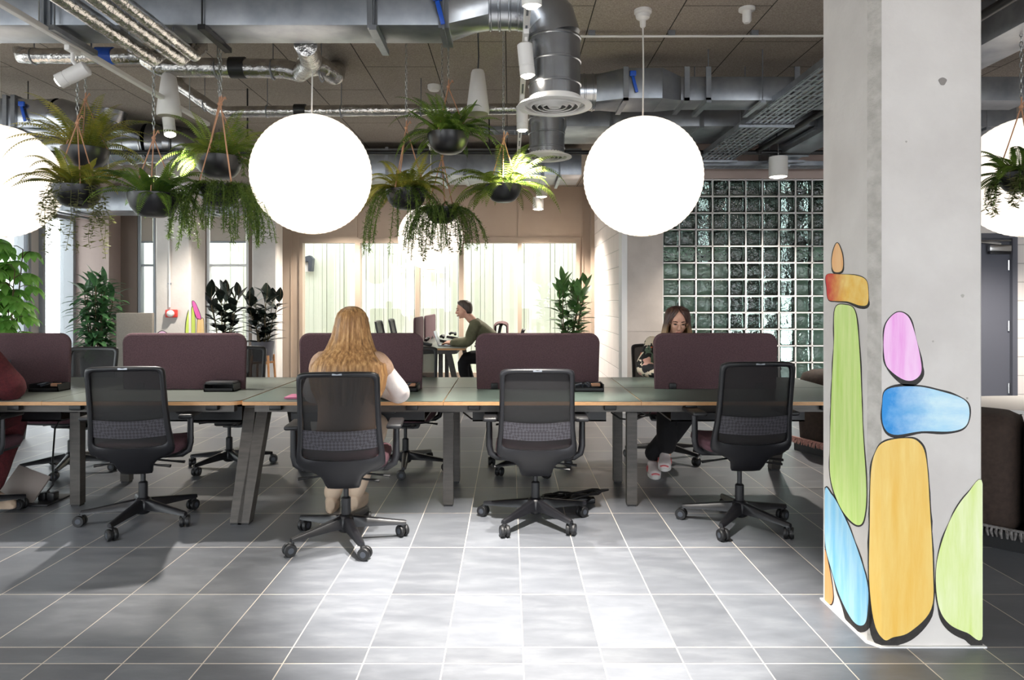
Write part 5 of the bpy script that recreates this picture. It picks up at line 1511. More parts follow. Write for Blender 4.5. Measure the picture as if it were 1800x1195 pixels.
def strap(b, base, az, elev, L, w, droop, n=8):
    """a broad wavy strap leaf"""
    d = Vector((math.cos(az) * math.cos(elev), math.sin(az) * math.cos(elev), math.sin(elev)))
    p = Vector(base); rows = []
    side = Vector((-math.sin(az), math.cos(az), 0))
    for i in range(n + 1):
        f = i / n
        ww = w * (math.sin(PI * min(1, 0.1 + 0.88 * f)) ** 0.6) * (0.9 + 0.12 * math.sin(i * 2.3))
        nn = side.cross(d)
        rows.append([p - side * ww + nn * ww * 0.3, p, p + side * ww + nn * ww * 0.3])
        d = (d + Vector((0, 0, -droop / n * (0.4 + 1.3 * f)))).normalized()
        p = p + d * (L / n)
    b.grid(rows)
def trail(b, base, az, out, L, r, leaf=0.019, dens=84, wav=0.03, pair=True):
    """a hanging strand with small leaves all along it"""
    p = Vector(base); pts = [p.copy()]
    n = 14
    ph = r.uniform(0, 6)
    for i in range(n):
        f = (i + 1) / n
        q = Vector(base) + Vector((math.cos(az), math.sin(az), 0)) * out * min(1, f * 3.0) + Vector((wav * math.sin(ph + f * 5), wav * math.cos(ph * 1.3 + f * 4), 0)) * f
        q.z = base[2] + 0.05 * math.sin(min(1, f * 4) * PI) - L * max(0, f - 0.08)
        pts.append(q)
    b.tube(pts, 0.0016, 3, 0, False)
    for k in range(dens):
        f = k / dens * n
        i = min(n - 1, int(f)); c = pts[i].lerp(pts[i + 1], f - i)
        a = r.uniform(0, 2 * PI)
        u = Vector((math.cos(a), math.sin(a), r.uniform(-0.5, 0.3))).normalized()
        v = Vector((-math.sin(a), math.cos(a), r.uniform(-0.4, 0.4))).normalized()
        l = leaf * r.uniform(0.7, 1.3)
        b.add([c, c + u * l + v * l * 0.42, c + u * l * 2, c + u * l - v * l * 0.42], [(0, 1, 2, 3)])
def feather(b, base, az, elev, L, droop, r, leaf=0.03, dens=120):
    """asparagus fern: a drooping plume of needle fine side sprigs"""
    d = Vector((math.cos(az) * math.cos(elev), math.sin(az) * math.cos(elev), math.sin(elev)))
    n = 14; p = Vector(base); pts = [p.copy()]
    for i in range(n):
        d = (d + Vector((r.uniform(-.07, .07), r.uniform(-.07, .07), -droop / n * 2))).normalized()
        p = p + d * (L / n); pts.append(p.copy())
    b.tube(pts, 0.002, 3, 0, False)
    for k in range(dens):
        f = (0.06 + 0.94 * k / dens) * n
        i = min(n - 1, int(f)); c = pts[i].lerp(pts[i + 1], f - i)
        u = Vector((r.gauss(0, 1), r.gauss(0, 1), r.gauss(-0.35, 0.8))).normalized() * leaf * r.uniform(0.5, 1.3)
        v = u.orthogonal().normalized() * 0.0028
        b.add([c - v, c + u * 0.6 + v * 1.6, c + u, c + v], [(0, 1, 2, 3)])
def chain_links(b, p0, p1):
    p0, p1 = Vector(p0), Vector(p1)
    L = (p1 - p0).length; k = max(2, int(L / 0.03))
    d = (p1 - p0) / k; t = d.normalized()
    u = t.orthogonal().normalized(); w = t.cross(u)
    for i in range(k):
        c = p0 + d * (i + 0.5)
        s = u if i % 2 else w
        b.tube([c + t * 0.019 * math.cos(a) + s * 0.008 * math.sin(a) for a in [2 * PI * q / 8 for q in range(8)]], 0.0026, 4, 0, False, True)
def hanging_pot(px, py, rpx, D, label, seed, ferns=0, straps=0, trails=0, plumes=0, fm='fern', L=0.36, knot=0.42, tl=(0.35, 0.7), trail_az=None, plume_az=None, elev=(0.25, 1.25), depth=0.92, w=0.06, plen=(0.3, 0.5), turn=0.4, pm='asparagus', tm='string_leaf', az=None, droop=(1.2, 2.2)):
    r = random.Random(seed)
    c = P(px, py, D)
    R = rpx * D / F
    t = thing('hanging_planter', label, 'planter', c, 0, 'hanging planters')
    h = R * depth
    b = MB()
    prof = [(0.001, -h), (R * 0.42, -h + 0.002), (R * 0.66, -h * 0.86), (R * 0.86, -h * 0.58), (R * 0.97, -h * 0.25), (R, 0), (R * 0.955, 0.003), (R * 0.93, -h * 0.1), (R * 0.6, -h * 0.12)]
    b.lathe(prof, 36); b.build('bowl', M['pot'], t)
    b = MB(); b.lathe([(0.001, -h * 0.02), (R * 0.6, -h * 0.04), (R * 0.93, -h * 0.1)], 24); b.build('soil', M['soil'], t)
    K = Vector((0, 0, knot))
    for k in range(3):
        a = turn + 2 * PI * k / 3
        e = Vector((R * 0.97 * math.cos(a), R * 0.97 * math.sin(a), -0.01))
        b = MB(); b.tube([e, e.lerp(K, 0.5) + Vector((0, 0, -0.004)), K], 0.0042, 6); b.build('rope', M['rope'], t)
    b = MB(); b.ball(K, 0.013, 0, 8, 5); b.tube([K, K + Vector((0.004, 0, 0.06))], 0.005, 6); b.tube([K, K + Vector((0.03, 0.0, 0.05)), K + Vector((0.035, 0, 0.03))], 0.004, 6); b.build('knot', M['rope'], t)
    b = MB(); chain_links(b, K + Vector((0, 0, 0.05)), (0, 0, CEIL - c.z)); b.build('chain', M['chain'], t, angle=80)
    if ferns or straps:
        b = MB()
        ferns = int(ferns * 1.9)
        for k in range(ferns):
            a = (2.399 * k + r.uniform(-0.3, 0.3)) if az is None else r.uniform(*az)
            f = r.random()
            e = elev[0] + (elev[1] - elev[0]) * f
            frond(b, (R * 0.3 * math.cos(a), R * 0.3 * math.sin(a), -0.01), a, e, L * 1.2 * r.uniform(0.75, 1.2), w * 1.1 * r.uniform(0.8, 1.15), 28, r.uniform(*droop), r)
        for k in range(straps):
            a = 2 * PI * (k + r.uniform(-0.3, 0.3)) / max(1, straps)
            strap(b, (R * 0.2 * math.cos(a), R * 0.2 * math.sin(a), -0.01), a, r.uniform(0.5, 1.3), L * r.uniform(0.6, 0.95), 0.036 * r.uniform(0.8, 1.2), r.uniform(0.3, 1.2))
        b.build('fronds', M[fm], t, angle=180)
    if trails:
        b = MB()
        for k in range(trails):
            a = r.uniform(*trail_az) if trail_az else r.uniform(0, 2 * PI)
            trail(b, (R * 0.7 * math.cos(a), R * 0.7 * math.sin(a), 0.0), a, R * r.uniform(0.35, 0.6), r.uniform(*tl), r)
        b.build('trailing_stems', M[tm], t, angle=180)
    if plumes:
        b = MB()
        for k in range(plumes):
            a = r.uniform(*plume_az) if plume_az else r.uniform(0, 2 * PI)
            feather(b, (R * 0.6 * math.cos(a), R * 0.6 * math.sin(a), 0.0), a, r.uniform(0.0, 0.7), r.uniform(*plen), r.uniform(1.3, 2.6), r)
        b.build('feathery_stems', M[pm], t, angle=180)
    return t
hanging_pot(150, 262, 38, 5.0, 'hanging fern highest at the left, above the pot with long trailing strings', 11, 22, 0, 0, 0, 'fern_yellow', 0.42, 0.36, elev=(0.35, 1.3), w=0.055, turn=0.2, droop=(1.0, 1.8))
hanging_pot(136, 328, 40, 4.5, 'hanging planter at the left with strap leaves and long trailing strings', 12, 11, 9, 15, 0, 'fern_yellow', 0.34, 0.42, (0.25, 0.52), (-2.9, 0.2), turn=1.2)
hanging_pot(270, 342, 43, 4.35, 'hanging planter with a glossy dark bowl between the two left fern pairs', 13, 17, 4, 0, 10, 'fern', 0.31, 0.36, plume_az=(-0.8, 0.7), plen=(0.25, 0.42), elev=(0.2, 1.2), turn=0.9, w=0.05)
hanging_pot(385, 277, 40, 4.85, 'hanging fern just left of the lantern above the blonde person, the upper of its pair', 14, 20, 0, 0, 3, 'fern_light', 0.34, 0.38, plume_az=(-0.3, 0.6), plen=(0.2, 0.34), turn=0.5)
hanging_pot(388, 328, 38, 4.55, 'hanging planter with thick green trailing plumes beside the lantern above the blonde person', 15, 0, 0, 0, 64, 'fern', 0.3, 0.55, plume_az=(-2.6, 0.5), plen=(0.28, 0.52), turn=1.4)
hanging_pot(788, 236, 37, 4.9, 'topmost hanging fern of the middle group', 16, 24, 4, 0, 0, 'fern', 0.33, 0.34, elev=(0.15, 1.35), turn=2.2, droop=(1.2, 2.4))
hanging_pot(714, 335, 36, 5.0, 'hanging fern with long plumes beside the right edge of the lantern above the blonde person', 17, 20, 0, 0, 26, 'fern_yellow', 0.32, 0.46, plume_az=(-3.6, -0.3), plen=(0.35, 0.62), turn=0.1)
hanging_pot(777, 366, 29, 5.3, 'lowest hanging planter of the middle group, in front of the far lantern', 18, 0, 0, 8, 52, 'fern', 0.3, 0.4, tl=(0.3, 0.5), plume_az=(-3.4, 0.3), plen=(0.25, 0.5), turn=0.8)
hanging_pot(885, 326, 32, 5.0, 'brightly lit hanging fern of the middle group beside the light track', 19, 22, 3, 0, 0, 'fern_light', 0.38, 0.34, elev=(0.1, 1.1), turn=0.5, w=0.058)
hanging_pot(1795, 305, 36, 4.1, 'hanging fern at the right edge in front of the lantern above the dark door', 20, 16, 0, 10, 8, 'fern', 0.26, 0.4, (0.12, 0.28), (-3.6, -0.4), plume_az=(-3.6, -1.4), plen=(0.14, 0.26), turn=0.4)

# floor plants
def leaf_blade(b, p, d, up, L, w, curl=0.2, fold=0.25, n=6):
    d = d.normalized(); side = d.cross(up)
    side = side.normalized() if side.length > 1e-3 else d.orthogonal().normalized()
    q = Vector(p); rows = []
    for i in range(n + 1):
        f = i / n
        ww = w * (math.sin(PI * (0.03 + 0.95 * f)) ** 0.75) * (1.15 - 0.35 * f)
        nn = side.cross(d)
        rows.append([q - side * ww + nn * ww * fold, q, q + side * ww + nn * ww * fold])
        d = (d + Vector((0, 0, -curl / n * (0.5 + f)))).normalized()
        q = q + d * (L / n)
    b.grid(rows)
def floor_plant(name, label, loc, pot_r, pot_h, pot_m, H1, stems, leaves, L, w, m, seed, spread=0.12, stand=0.0, style='rubber', lo=0.15, cat='plant', spikes=0):
    r = random.Random(seed)
    t = thing(name, label, cat, loc)
    if stand:
        for k in range(4):
            a = PI / 4 + k * PI / 2
            b = MB(); b.tube([(pot_r * 1.25 * math.cos(a), pot_r * 1.25 * math.sin(a), 0), (pot_r * 1.02 * math.cos(a), pot_r * 1.02 * math.sin(a), stand + 0.09)], [0.016, 0.02], 8); b.build('stand_leg', M['oak'], t)
        b = MB()
        for k in range(2): b.box((0, 0, stand - 0.03), (pot_r * 2.1, 0.03, 0.03), 0, Matrix.Rotation(PI / 4 + k * PI / 2, 3, 'Z'))
        b.build('stand_cross', M['oak'], t, smooth=False)
    b = MB(); z0 = stand
    b.lathe([(pot_r * 0.78, z0), (pot_r * 0.82, z0 + 0.005), (pot_r, z0 + pot_h - 0.01), (pot_r, z0 + pot_h), (pot_r * 0.93, z0 + pot_h), (pot_r * 0.9, z0 + pot_h - 0.04)], 32)
    b.build('pot', pot_m, t)
    b = MB(); b.lathe([(0.001, z0 + pot_h - 0.03), (pot_r * 0.92, z0 + pot_h - 0.035)], 24, cap=False); b.build('soil', M['soil'], t)
    bs, bl = MB(), MB()
    base = z0 + pot_h - 0.04
    for s in range(stems):
        a = 2 * PI * s / stems + r.uniform(-0.4, 0.4)
        hh = (H1 - base) * r.uniform(0.82, 1.0)
        p0 = Vector((0.3 * pot_r * math.cos(a), 0.3 * pot_r * math.sin(a), base))
        top = Vector((spread * math.cos(a) * r.uniform(0.4, 1.1), spread * math.sin(a) * r.uniform(0.4, 1.1), base + hh - L * 0.45))
        pts = [p0.lerp(top, i / 8) + Vector((0.015 * math.sin(i + s), 0.015 * math.cos(i * 1.3 + s), 0)) for i in range(9)]
        bs.tube(pts, [0.011 - 0.006 * i / 8 for i in range(9)], 6)
        for k in range(leaves):
            f = lo + (1 - lo) * k / max(1, leaves - 1)
            q = f * 8; i = min(7, int(q)); c = pts[i].lerp(pts[i + 1], q - i)
            az = k * 2.4 + s * 1.1 + r.uniform(-0.4, 0.4)
            if style == 'rubber': el = r.uniform(0.1, 0.7) if f < 0.85 else r.uniform(0.7, 1.4)
            elif style == 'dracaena': el = r.uniform(-0.1, 0.7) if f < 0.9 else r.uniform(0.5, 1.4)
            else: el = r.uniform(-0.4, 0.4)
            d = Vector((math.cos(az) * math.cos(el), math.sin(az) * math.cos(el), math.sin(el)))
            if style == 'palmate':
                e = c + d * L * 0.55 + Vector((0, 0, 0.05))
                bs.tube([c, c.lerp(e, 0.5) + Vector((0, 0, 0.02)), e], 0.004, 5)
                for j in range(6):
                    a2 = az + (j - 2.5) * 0.62
                    d2 = Vector((math.cos(a2), math.sin(a2), -0.25 + r.uniform(-0.2, 0.2)))
                    leaf_blade(bl, e, d2, Vector((0, 0, 1)), L * r.uniform(0.75, 1.05), w, 1.3, 0.2)
            else:
                leaf_blade(bl, c + d * 0.02, d, Vector((0, 0, 1)), L * r.uniform(0.75, 1.1), w * r.uniform(0.85, 1.1), 0.9 if style == 'dracaena' else 0.35, 0.22)
        if spikes:
            bl_tip = pts[-1]; bs.tube([bl_tip, bl_tip + Vector((0.01, 0, L * 0.9))], [0.006, 0.001], 5)
    bs.build('stems', M['stem'], t, angle=180)
    bl.build('leaves', m, t, angle=180)
    return t
floor_plant('umbrella_plant', 'tall bright green plant with drooping fingered leaves at the left edge', (P(8, 0, 6.6).x, 6.6, 0), 0.2, 0.36, M['pot'], 2.0, 6, 10, 0.19, 0.038, M['leaf_bright'], 31, 0.24, 0, 'palmate', 0.45)
floor_plant('dracaena', 'dense dark green plant with pointed leaves left of the grey partition', (P(172, 0, 8.4).x, 8.4, 0), 0.19, 0.66, M['pot_grey'], 1.74, 9, 36, 0.27, 0.038, M['leaf_deep'], 32, 0.20, 0, 'dracaena', 0.06)
floor_plant('rubber_plant', 'dark rubber plant in the shade right beside the column with the red alarm', (P(393, 0, 9.6).x, 9.6, 0), 0.17, 0.3, M['pot_grey'], 1.58, 7, 15, 0.25, 0.062, M['leaf_rubber'], 33, 0.2, 0.3, 'rubber', 0.1, spikes=1)
floor_plant('rubber_plant', 'dark rubber plant in a grey pot on wooden legs before the bare grey pillar', (P(462, 0, 10.6).x, 10.6, 0), 0.17, 0.3, M['pot_grey'], 1.55, 7, 13, 0.26, 0.068, M['leaf_rubber'], 34, 0.26, 0.42, 'rubber', 0.05, spikes=1)
floor_plant('rubber_plant', 'green leafy plant before the right end of the wide far window', (P(1002, 0, 9.4).x, 9.4, 0), 0.18, 0.4, M['pot'], 1.72, 9, 20, 0.23, 0.05, M['leaf_mid'], 35, 0.22, 0, 'rubber', 0.2)

# ------------------------------------------------------------------ sofas and low table at the right
def sofa(name, label, path, h, depth, seat_h, fringe_m, lobes):
    """a run of upholstered channels along a path on the floor, outer side to the right of the path"""
    pts = [Vector((x, y, 0)) for x, y in path]
    t = thing(name, label, 'sofa', pts[0].lerp(pts[-1], 0.5))
    o = Vector(t.location)
    d = [0]
    for a, c in zip(pts, pts[1:]): d.append(d[-1] + (c - a).length)
    def at(s):
        for i in range(len(pts) - 1):
            if s <= d[i + 1] + 1e-9: return pts[i].lerp(pts[i + 1], (s - d[i]) / (d[i + 1] - d[i])), (pts[i + 1] - pts[i]).normalized()
    L = d[-1]; W = L / lobes
    for k in range(lobes):
        c, tn = at((k + 0.5) * W)
        nrm = Vector((tn.y, -tn.x, 0))
        rows = []
        for (z, sx, sy) in ((0.09, 0.47, 0.40), (0.12, 0.5, 0.47), (0.3, 0.51, 0.5), (h - 0.1, 0.50, 0.48), (h - 0.03, 0.46, 0.42), (h, 0.33, 0.25)):
            ring = []
            for q in range(28):
                a = 2 * PI * q / 28; e = 0.6
                ring.append(c - o + tn * (math.copysign(abs(math.cos(a)) ** e, math.cos(a)) * sx * W) + nrm * (math.copysign(abs(math.sin(a)) ** e, math.sin(a)) * sy * depth) + Vector((0, 0, z)))
            rows.append(ring)
        b = MB(); b.loft(rows); b.build('padded_channel', M['sofa'], t, angle=70)
    b = MB(); 
    rows = []
    for s in range(13):
        c, tn = at(L * min(0.999, max(0.001, s / 12))); nrm = Vector((tn.y, -tn.x, 0))
        rows.append([c - o + nrm * (depth * q) + Vector((0, 0, z)) for q, z in ((-0.46, 0), (0.46, 0), (0.46, 0.1), (-0.46, 0.1))])
    b.loft(rows); b.build('plinth', M['black_deep'], t, smooth=False)
    rr = random.Random(8)
    for sd in (-1, 1):
        b = MB(); s = 0.0; band = []
        while s < L:
            c, tn = at(min(L - 1e-4, s)); nrm = Vector((tn.y, -tn.x, 0))
            p = c - o + nrm * (sd * depth * 0.5) + Vector((0, 0, 0.12))
            b.tube([p, p + nrm * sd * 0.012 + Vector((rr.uniform(-.006, .006), rr.uniform(-.006, .006), -0.02)), p + nrm * sd * 0.016 + Vector((rr.uniform(-.012, .012), rr.uniform(-.012, .012), -0.05))], [0.006, 0.009, 0.005], 5)
            band.append(p); s += 0.021
        b.tube(band, 0.008, 6)
        b.build('fringe', fringe_m, t)
    return t
sofa('channel_sofa', 'dark brown channelled sofa with a pink fringe behind the painted column', [(2.8, 6.3), (3.0, 5.8), (3.2, 5.3)], 0.73, 0.5, 0.42, M['fringe'], 3)
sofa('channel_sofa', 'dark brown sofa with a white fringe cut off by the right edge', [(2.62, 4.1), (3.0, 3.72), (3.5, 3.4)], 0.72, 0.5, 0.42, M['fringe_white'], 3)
t = thing('low_table', 'white rounded table on thin black wire legs behind the fringed sofa', 'table', (4.0, 4.95, 0))
b = MB(); out = smooth_poly([(-0.75, 0), (-0.6, -0.3), (0, -0.4), (0.6, -0.3), (0.75, 0), (0.6, 0.3), (0, 0.4), (-0.6, 0.3)]); b.prism(out, (0, 0, 0.585), (1, 0, 0), (0, 1, 0), (0, 0, 1), 0.024); b.build('table_top', M['white_plastic'], t, smooth=False)
for sx, sy in ((-0.48, -0.18), (0.48, -0.18), (-0.48, 0.2), (0.48, 0.2)):
    b = MB(); b.tube([(sx - 0.05, sy, 0.586), (sx * 1.2, sy * 1.35, 0.01), (sx + 0.05, sy * 1.05, 0.586)], 0.006, 6); b.build('wire_leg', M['black_deep'], t)

# ------------------------------------------------------------------ people
def catmull(pts, rad, sub=4):
    out, rr = [], []
    n = len(pts)
    for i in range(n - 1):
        p0, p1, p2, p3 = (Vector(pts[max(0, min(n - 1, i + k))]) for k in (-1, 0, 1, 2))
        for s in range(sub):
            t = s / sub
            out.append(0.5 * ((2 * p1) + (p2 - p0) * t + (2 * p0 - 5 * p1 + 4 * p2 - p3) * t * t + (3 * p1 - p0 - 3 * p2 + p3) * t ** 3))
            rr.append(rad[i] + (rad[i + 1] - rad[i]) * (t * t * (3 - 2 * t)))
    out.append(Vector(pts[-1])); rr.append(rad[-1])
    return out, rr
def limb(b, pts, rad, n=14, flat=1.0, ref=None, ends=True):
    p, r = catmull(pts, rad)
    b.tube(p, r, n, 0, True, False, flat, ref)
    if ends:
        b.ball(p[0], r[0] * 0.98, 0, 12, 8); b.ball(p[-1], r[-1] * 0.98, 0, 12, 8)
def torso(b, rings):
    """rings: centre, half width, half depth, axis right, axis front"""
    rows = []
    for c, w, d, ex, ey in rings:
        c, ex, ey = Vector(c), Vector(ex).normalized(), Vector(ey).normalized()
        ring = []
        for k in range(28):
            a = 2 * PI * k / 28; e = 0.85
            ring.append(c + ex * math.copysign(abs(math.cos(a)) ** e, math.cos(a)) * w + ey * math.copysign(abs(math.sin(a)) ** e, math.sin(a)) * d)
        rows.append(ring)
    b.loft(rows)
def frame(fwd, up):
    f = Vector(fwd).normalized(); u = Vector(up); x = f.cross(u).normalized(); u = x.cross(f).normalized()
    return Matrix((x, f, u)).transposed()
def head(b, c, R, k=1.0):
    """cranium, face, jaw, nose, ears and neck root in the frame R (right, front, up)"""
    T = lambda x, y, z: Vector(c) + R @ (Vector((x, y, z)) * k)
    b.ball(T(0, -0.012, 0.028), [0.073 * k, 0.092 * k, 0.083 * k], 0, 22, 14, R)
    b.ball(T(0, 0.028, -0.03), [0.058 * k, 0.062 * k, 0.078 * k], 0, 20, 14, R)
    b.ball(T(0, 0.026, -0.066), [0.046 * k, 0.052 * k, 0.048 * k], 0, 18, 12, R)
    b.ball(T(0, 0.066, -0.096), [0.02 * k, 0.016 * k, 0.016 * k], 0, 12, 8, R)
    for s in (-1, 1):
        b.ball(T(s * 0.034, 0.06, -0.03), [0.022 * k, 0.022 * k, 0.024 * k], 0, 12, 8, R)
        b.ball(T(s * 0.03, 0.07, 0.022), [0.026 * k, 0.012 * k, 0.009 * k], 0, 12, 8, R)
        b.ball(T(s * 0.074, -0.012, -0.012), [0.01 * k, 0.022 * k, 0.032 * k], 0, 12, 8, R)
    b.tube([T(0, 0.082, 0.014), T(0, 0.098, -0.018), T(0, 0.106, -0.034)], [0.009 * k, 0.011 * k, 0.014 * k], 10)
    b.ball(T(0, 0.100, -0.036), [0.017 * k, 0.012 * k, 0.010 * k], 0, 12, 8, R)
    b.ball(T(0, 0.084, -0.064), [0.024 * k, 0.012 * k, 0.012 * k], 0, 12, 8, R)
def face_parts(t, c, R, o, brow_m, k=1.0, glasses=False):
    T = lambda x, y, z: Vector(c) - o + R @ (Vector((x, y, z)) * k)
    for s in (-1, 1):
        b = MB(); b.ball(T(s * 0.031, 0.0785, 0.002), [0.0135 * k, 0.0075 * k, 0.0055 * k], 0, 12, 8, R); b.build('eye', M['eye'], t)
        b = MB(); b.tube([T(s * 0.014, 0.086, 0.024), T(s * 0.032, 0.087, 0.030), T(s * 0.05, 0.074, 0.025)], [0.003 * k, 0.004 * k, 0.002 * k], 6); b.build('eyebrow', brow_m, t)
    b = MB(); b.tube([T(-0.023, 0.086, -0.066), T(-0.008, 0.098, -0.0625), T(0, 0.0985, -0.064), T(0.008, 0.098, -0.0625), T(0.023, 0.086, -0.066)], [0.002 * k, 0.005 * k, 0.005 * k, 0.005 * k, 0.002 * k], 8)
    b.tube([T(-0.02, 0.087, -0.068), T(0, 0.0975, -0.0725), T(0.02, 0.087, -0.068)], [0.002 * k, 0.006 * k, 0.002 * k], 8); b.build('lips', M['lips'], t)
    if glasses:
        b = MB()
        for s in (-1, 1):
            b.tube([T(s * 0.034 + 0.024 * math.cos(a), 0.099 - 0.004 * abs(math.cos(a)), -0.002 + 0.021 * math.sin(a)) for a in [2 * PI * q / 20 for q in range(20)]], 0.0016 * k, 6, 0, False, True)
            b.tube([T(s * 0.058, 0.096, 0.002), T(s * 0.074, 0.06, 0.004), T(s * 0.078, -0.01, 0.0)], 0.0016 * k, 6)
        b.tube([T(-0.011, 0.1, 0.003), T(0, 0.105, 0.006), T(0.011, 0.1, 0.003)], 0.0016 * k, 6)
        b.build('glasses', M['rope'], t)
def hand(b, wrist, d, up, curl=0.5, thumb=1, k=1.0):
    """palm, four fingers of their own length and a thumb from the side of the palm"""
    R = frame(d, up)
    T = lambda x, y, z: Vector(wrist) + R @ (Vector((x, y, z)) * k)
    b.tube([T(0, -0.02, 0), T(0, 0.02, 0), T(0, 0.06, 0.002), T(0, 0.088, 0)], [0.026 * k, 0.034 * k, 0.041 * k, 0.039 * k], 14, 0, True, False, 0.42, R @ Vector((0, 0, 1)))
    for x, L, r in ((-0.03, 0.070, 0.0082), (-0.0105, 0.081, 0.0088), (0.0095, 0.076, 0.0086), (0.029, 0.060, 0.0074)):
        x *= thumb * 1.0
        p = [T(x, 0.08, 0)]
        a = 0.12 * curl
        q = Vector((x, 0.08, 0))
        for s in (0.48, 0.3, 0.24):
            a += 0.55 * curl
            q = q + Vector((x * 0.12, math.cos(a), -math.sin(a))) * (L * s); p.append(T(*q))
        b.tube(p, [r * k * 1.05, r * k, r * 0.93 * k, r * 0.8 * k], 9); b.ball(p[-1], r * 0.8 * k, 0, 8, 6)
        for e in p[:-1]: b.ball(e, r * 1.04 * k, 0, 8, 6)
    p = [T(-0.03 * thumb, 0.012, -0.002), T(-0.05 * thumb, 0.036, -0.012), T(-0.058 * thumb, 0.064, -0.02), T(-0.052 * thumb, 0.084, -0.026)]
    b.tube(p, [0.014 * k, 0.0115 * k, 0.0100 * k, 0.0085 * k], 9); b.ball(p[-1], 0.0085 * k, 0, 8, 6)
def shoe(b, heel, d, L=0.26, w=0.046):
    """heel on the floor at heel, pointing along d"""
    R = frame(d, (0, 0, 1)); T = lambda x, y, z: Vector(heel) + R @ Vector((x, y, z))
    rows = []
    for y, ww, h in ((0.0, 0.6, 0.07), (0.03, 0.8, 0.095), (0.08, 0.85, 0.10), (0.13, 0.92, 0.075), (0.19, 1.0, 0.058), (0.235, 0.85, 0.045), (L, 0.45, 0.03)):
        ring = []
        for k in range(16):
            a = 2 * PI * k / 16
            z = h * (0.5 + 0.5 * math.sin(a)) if math.sin(a) > 0 else h * 0.5 * (1 + max(-1, 1.6 * math.sin(a)))
            ring.append(T(ww * w * math.cos(a), y, max(0, z)))
        rows.append(ring)
    b.loft(rows)
def sole(b, heel, d, L=0.265, w=0.05):
    R = frame(d, (0, 0, 1)); T = lambda x, y, z: Vector(heel) + R @ Vector((x, y, z))
    out = []
    for k in range(28):
        a = 2 * PI * k / 28
        y = L / 2 + (L / 2 + 0.008) * math.sin(a); out.append((math.cos(a) * w * (0.78 + 0.25 * (y / L)), y))
    b.add([T(x, y, 0.0) for x, y in out] + [T(x, y, 0.026) for x, y in out], [tuple(range(27, -1, -1)), tuple(range(28, 56))] + [(i, (i + 1) % 28, 28 + (i + 1) % 28, 28 + i) for i in range(28)])
def flesh(b, name, m, parent, voxel, smooth=4, keep=None):
    """joins everything in b into one continuous skin"""
    me = b.mesh(name, m)
    fix_normals(me)
    o = bpy.data.objects.new(name, me); C.objects.link(o)
    md = o.modifiers.new('r', 'REMESH'); md.mode = 'VOXEL'; md.voxel_size = voxel; md.use_smooth_shade = True
    s = o.modifiers.new('s', 'SMOOTH'); s.iterations = smooth; s.factor = 0.5
    dg = bpy.context.evaluated_depsgraph_get(); dg.update()
    out = bpy.data.meshes.new_from_object(o.evaluated_get(dg))
    out.name = name
    o.modifiers.clear(); o.data = out
    out.materials.clear()
    out.materials.append(m)
    out.polygons.foreach_set('use_smooth', [True] * len(out.polygons))
    o.name = name
    o.parent = parent
    return o
def strands(name, c0, c1, c2, tip=None, tip_z=None):
    """hair: fine lengthwise streaks; tip = a dyed colour below tip_z (from, to) of the object"""
    m, nt, bs, out = nmat(name)
    f = noise_n(nt, coords(nt, (1, 1, 0.02)), 64, 5, 0.6)
    col = ramp(nt, f, [(0.3, lin(*c0)), (0.5, lin(*c1)), (0.72, lin(*c2))])
    if tip:
        tc = nt.nodes.new('ShaderNodeTexCoord'); sp = nt.nodes.new('ShaderNodeSeparateXYZ'); nt.links.new(tc.outputs['Object'], sp.inputs[0])
        mr = nt.nodes.new('ShaderNodeMapRange'); mr.inputs[1].default_value = tip_z[0]; mr.inputs[2].default_value = tip_z[1]; nt.links.new(sp.outputs[2], mr.inputs[0])
        col = mixc(nt, mr.outputs[0], col, mixc(nt, f, lin(*[int(q * 0.8) for q in tip]), lin(*tip)))
    nt.links.new(col, bs.inputs['Base Color'])
    bs.inputs['Roughness'].default_value = 0.42
    bump_n(nt, bs, noise_n(nt, coords(nt, (1, 1, 0.02)), 100, 4), 0.22, 0.01)
    return m
def hair(rings, fwd_angle, name, m, t, seed=1, amp=0.006, n=90, thick=0.018):
    """rings from the crown down: centre, half width, half depth, opening half angle at the face, swirl"""
    outer, inner = [], []
    for (c, w, d, gap, am) in rings:
        c = Vector(c); ro, ri = [], []
        for j in range(n + 1):
            a = fwd_angle + gap + (2 * PI - 2 * gap) * j / n
            k = noise.noise(Vector((math.cos(a) * 6, math.sin(a) * 6, seed + c.z * 0.25))) + 0.5 * noise.noise(Vector((math.cos(a) * 15, math.sin(a) * 15, seed + c.z * 0.3)))
            e = 1 + amp * am * k / max(w, 0.03) * 1.6
            ro.append(c + Vector((math.cos(a) * w * e, math.sin(a) * d * e, 0)))
            ri.append(c + Vector((math.cos(a) * max(0.002, w - thick), math.sin(a) * max(0.002, d - thick), -0.003)))
        outer.append(ro); inner.append(ri)
    b = MB(); b.grid(outer); b.grid([list(reversed(r)) for r in inner])
    for s in (0, n): b.grid([[r[s] for r in outer], [r[s] for r in inner]])
    b.grid([outer[-1], inner[-1]])
    return b.build(name, m, t, angle=80)

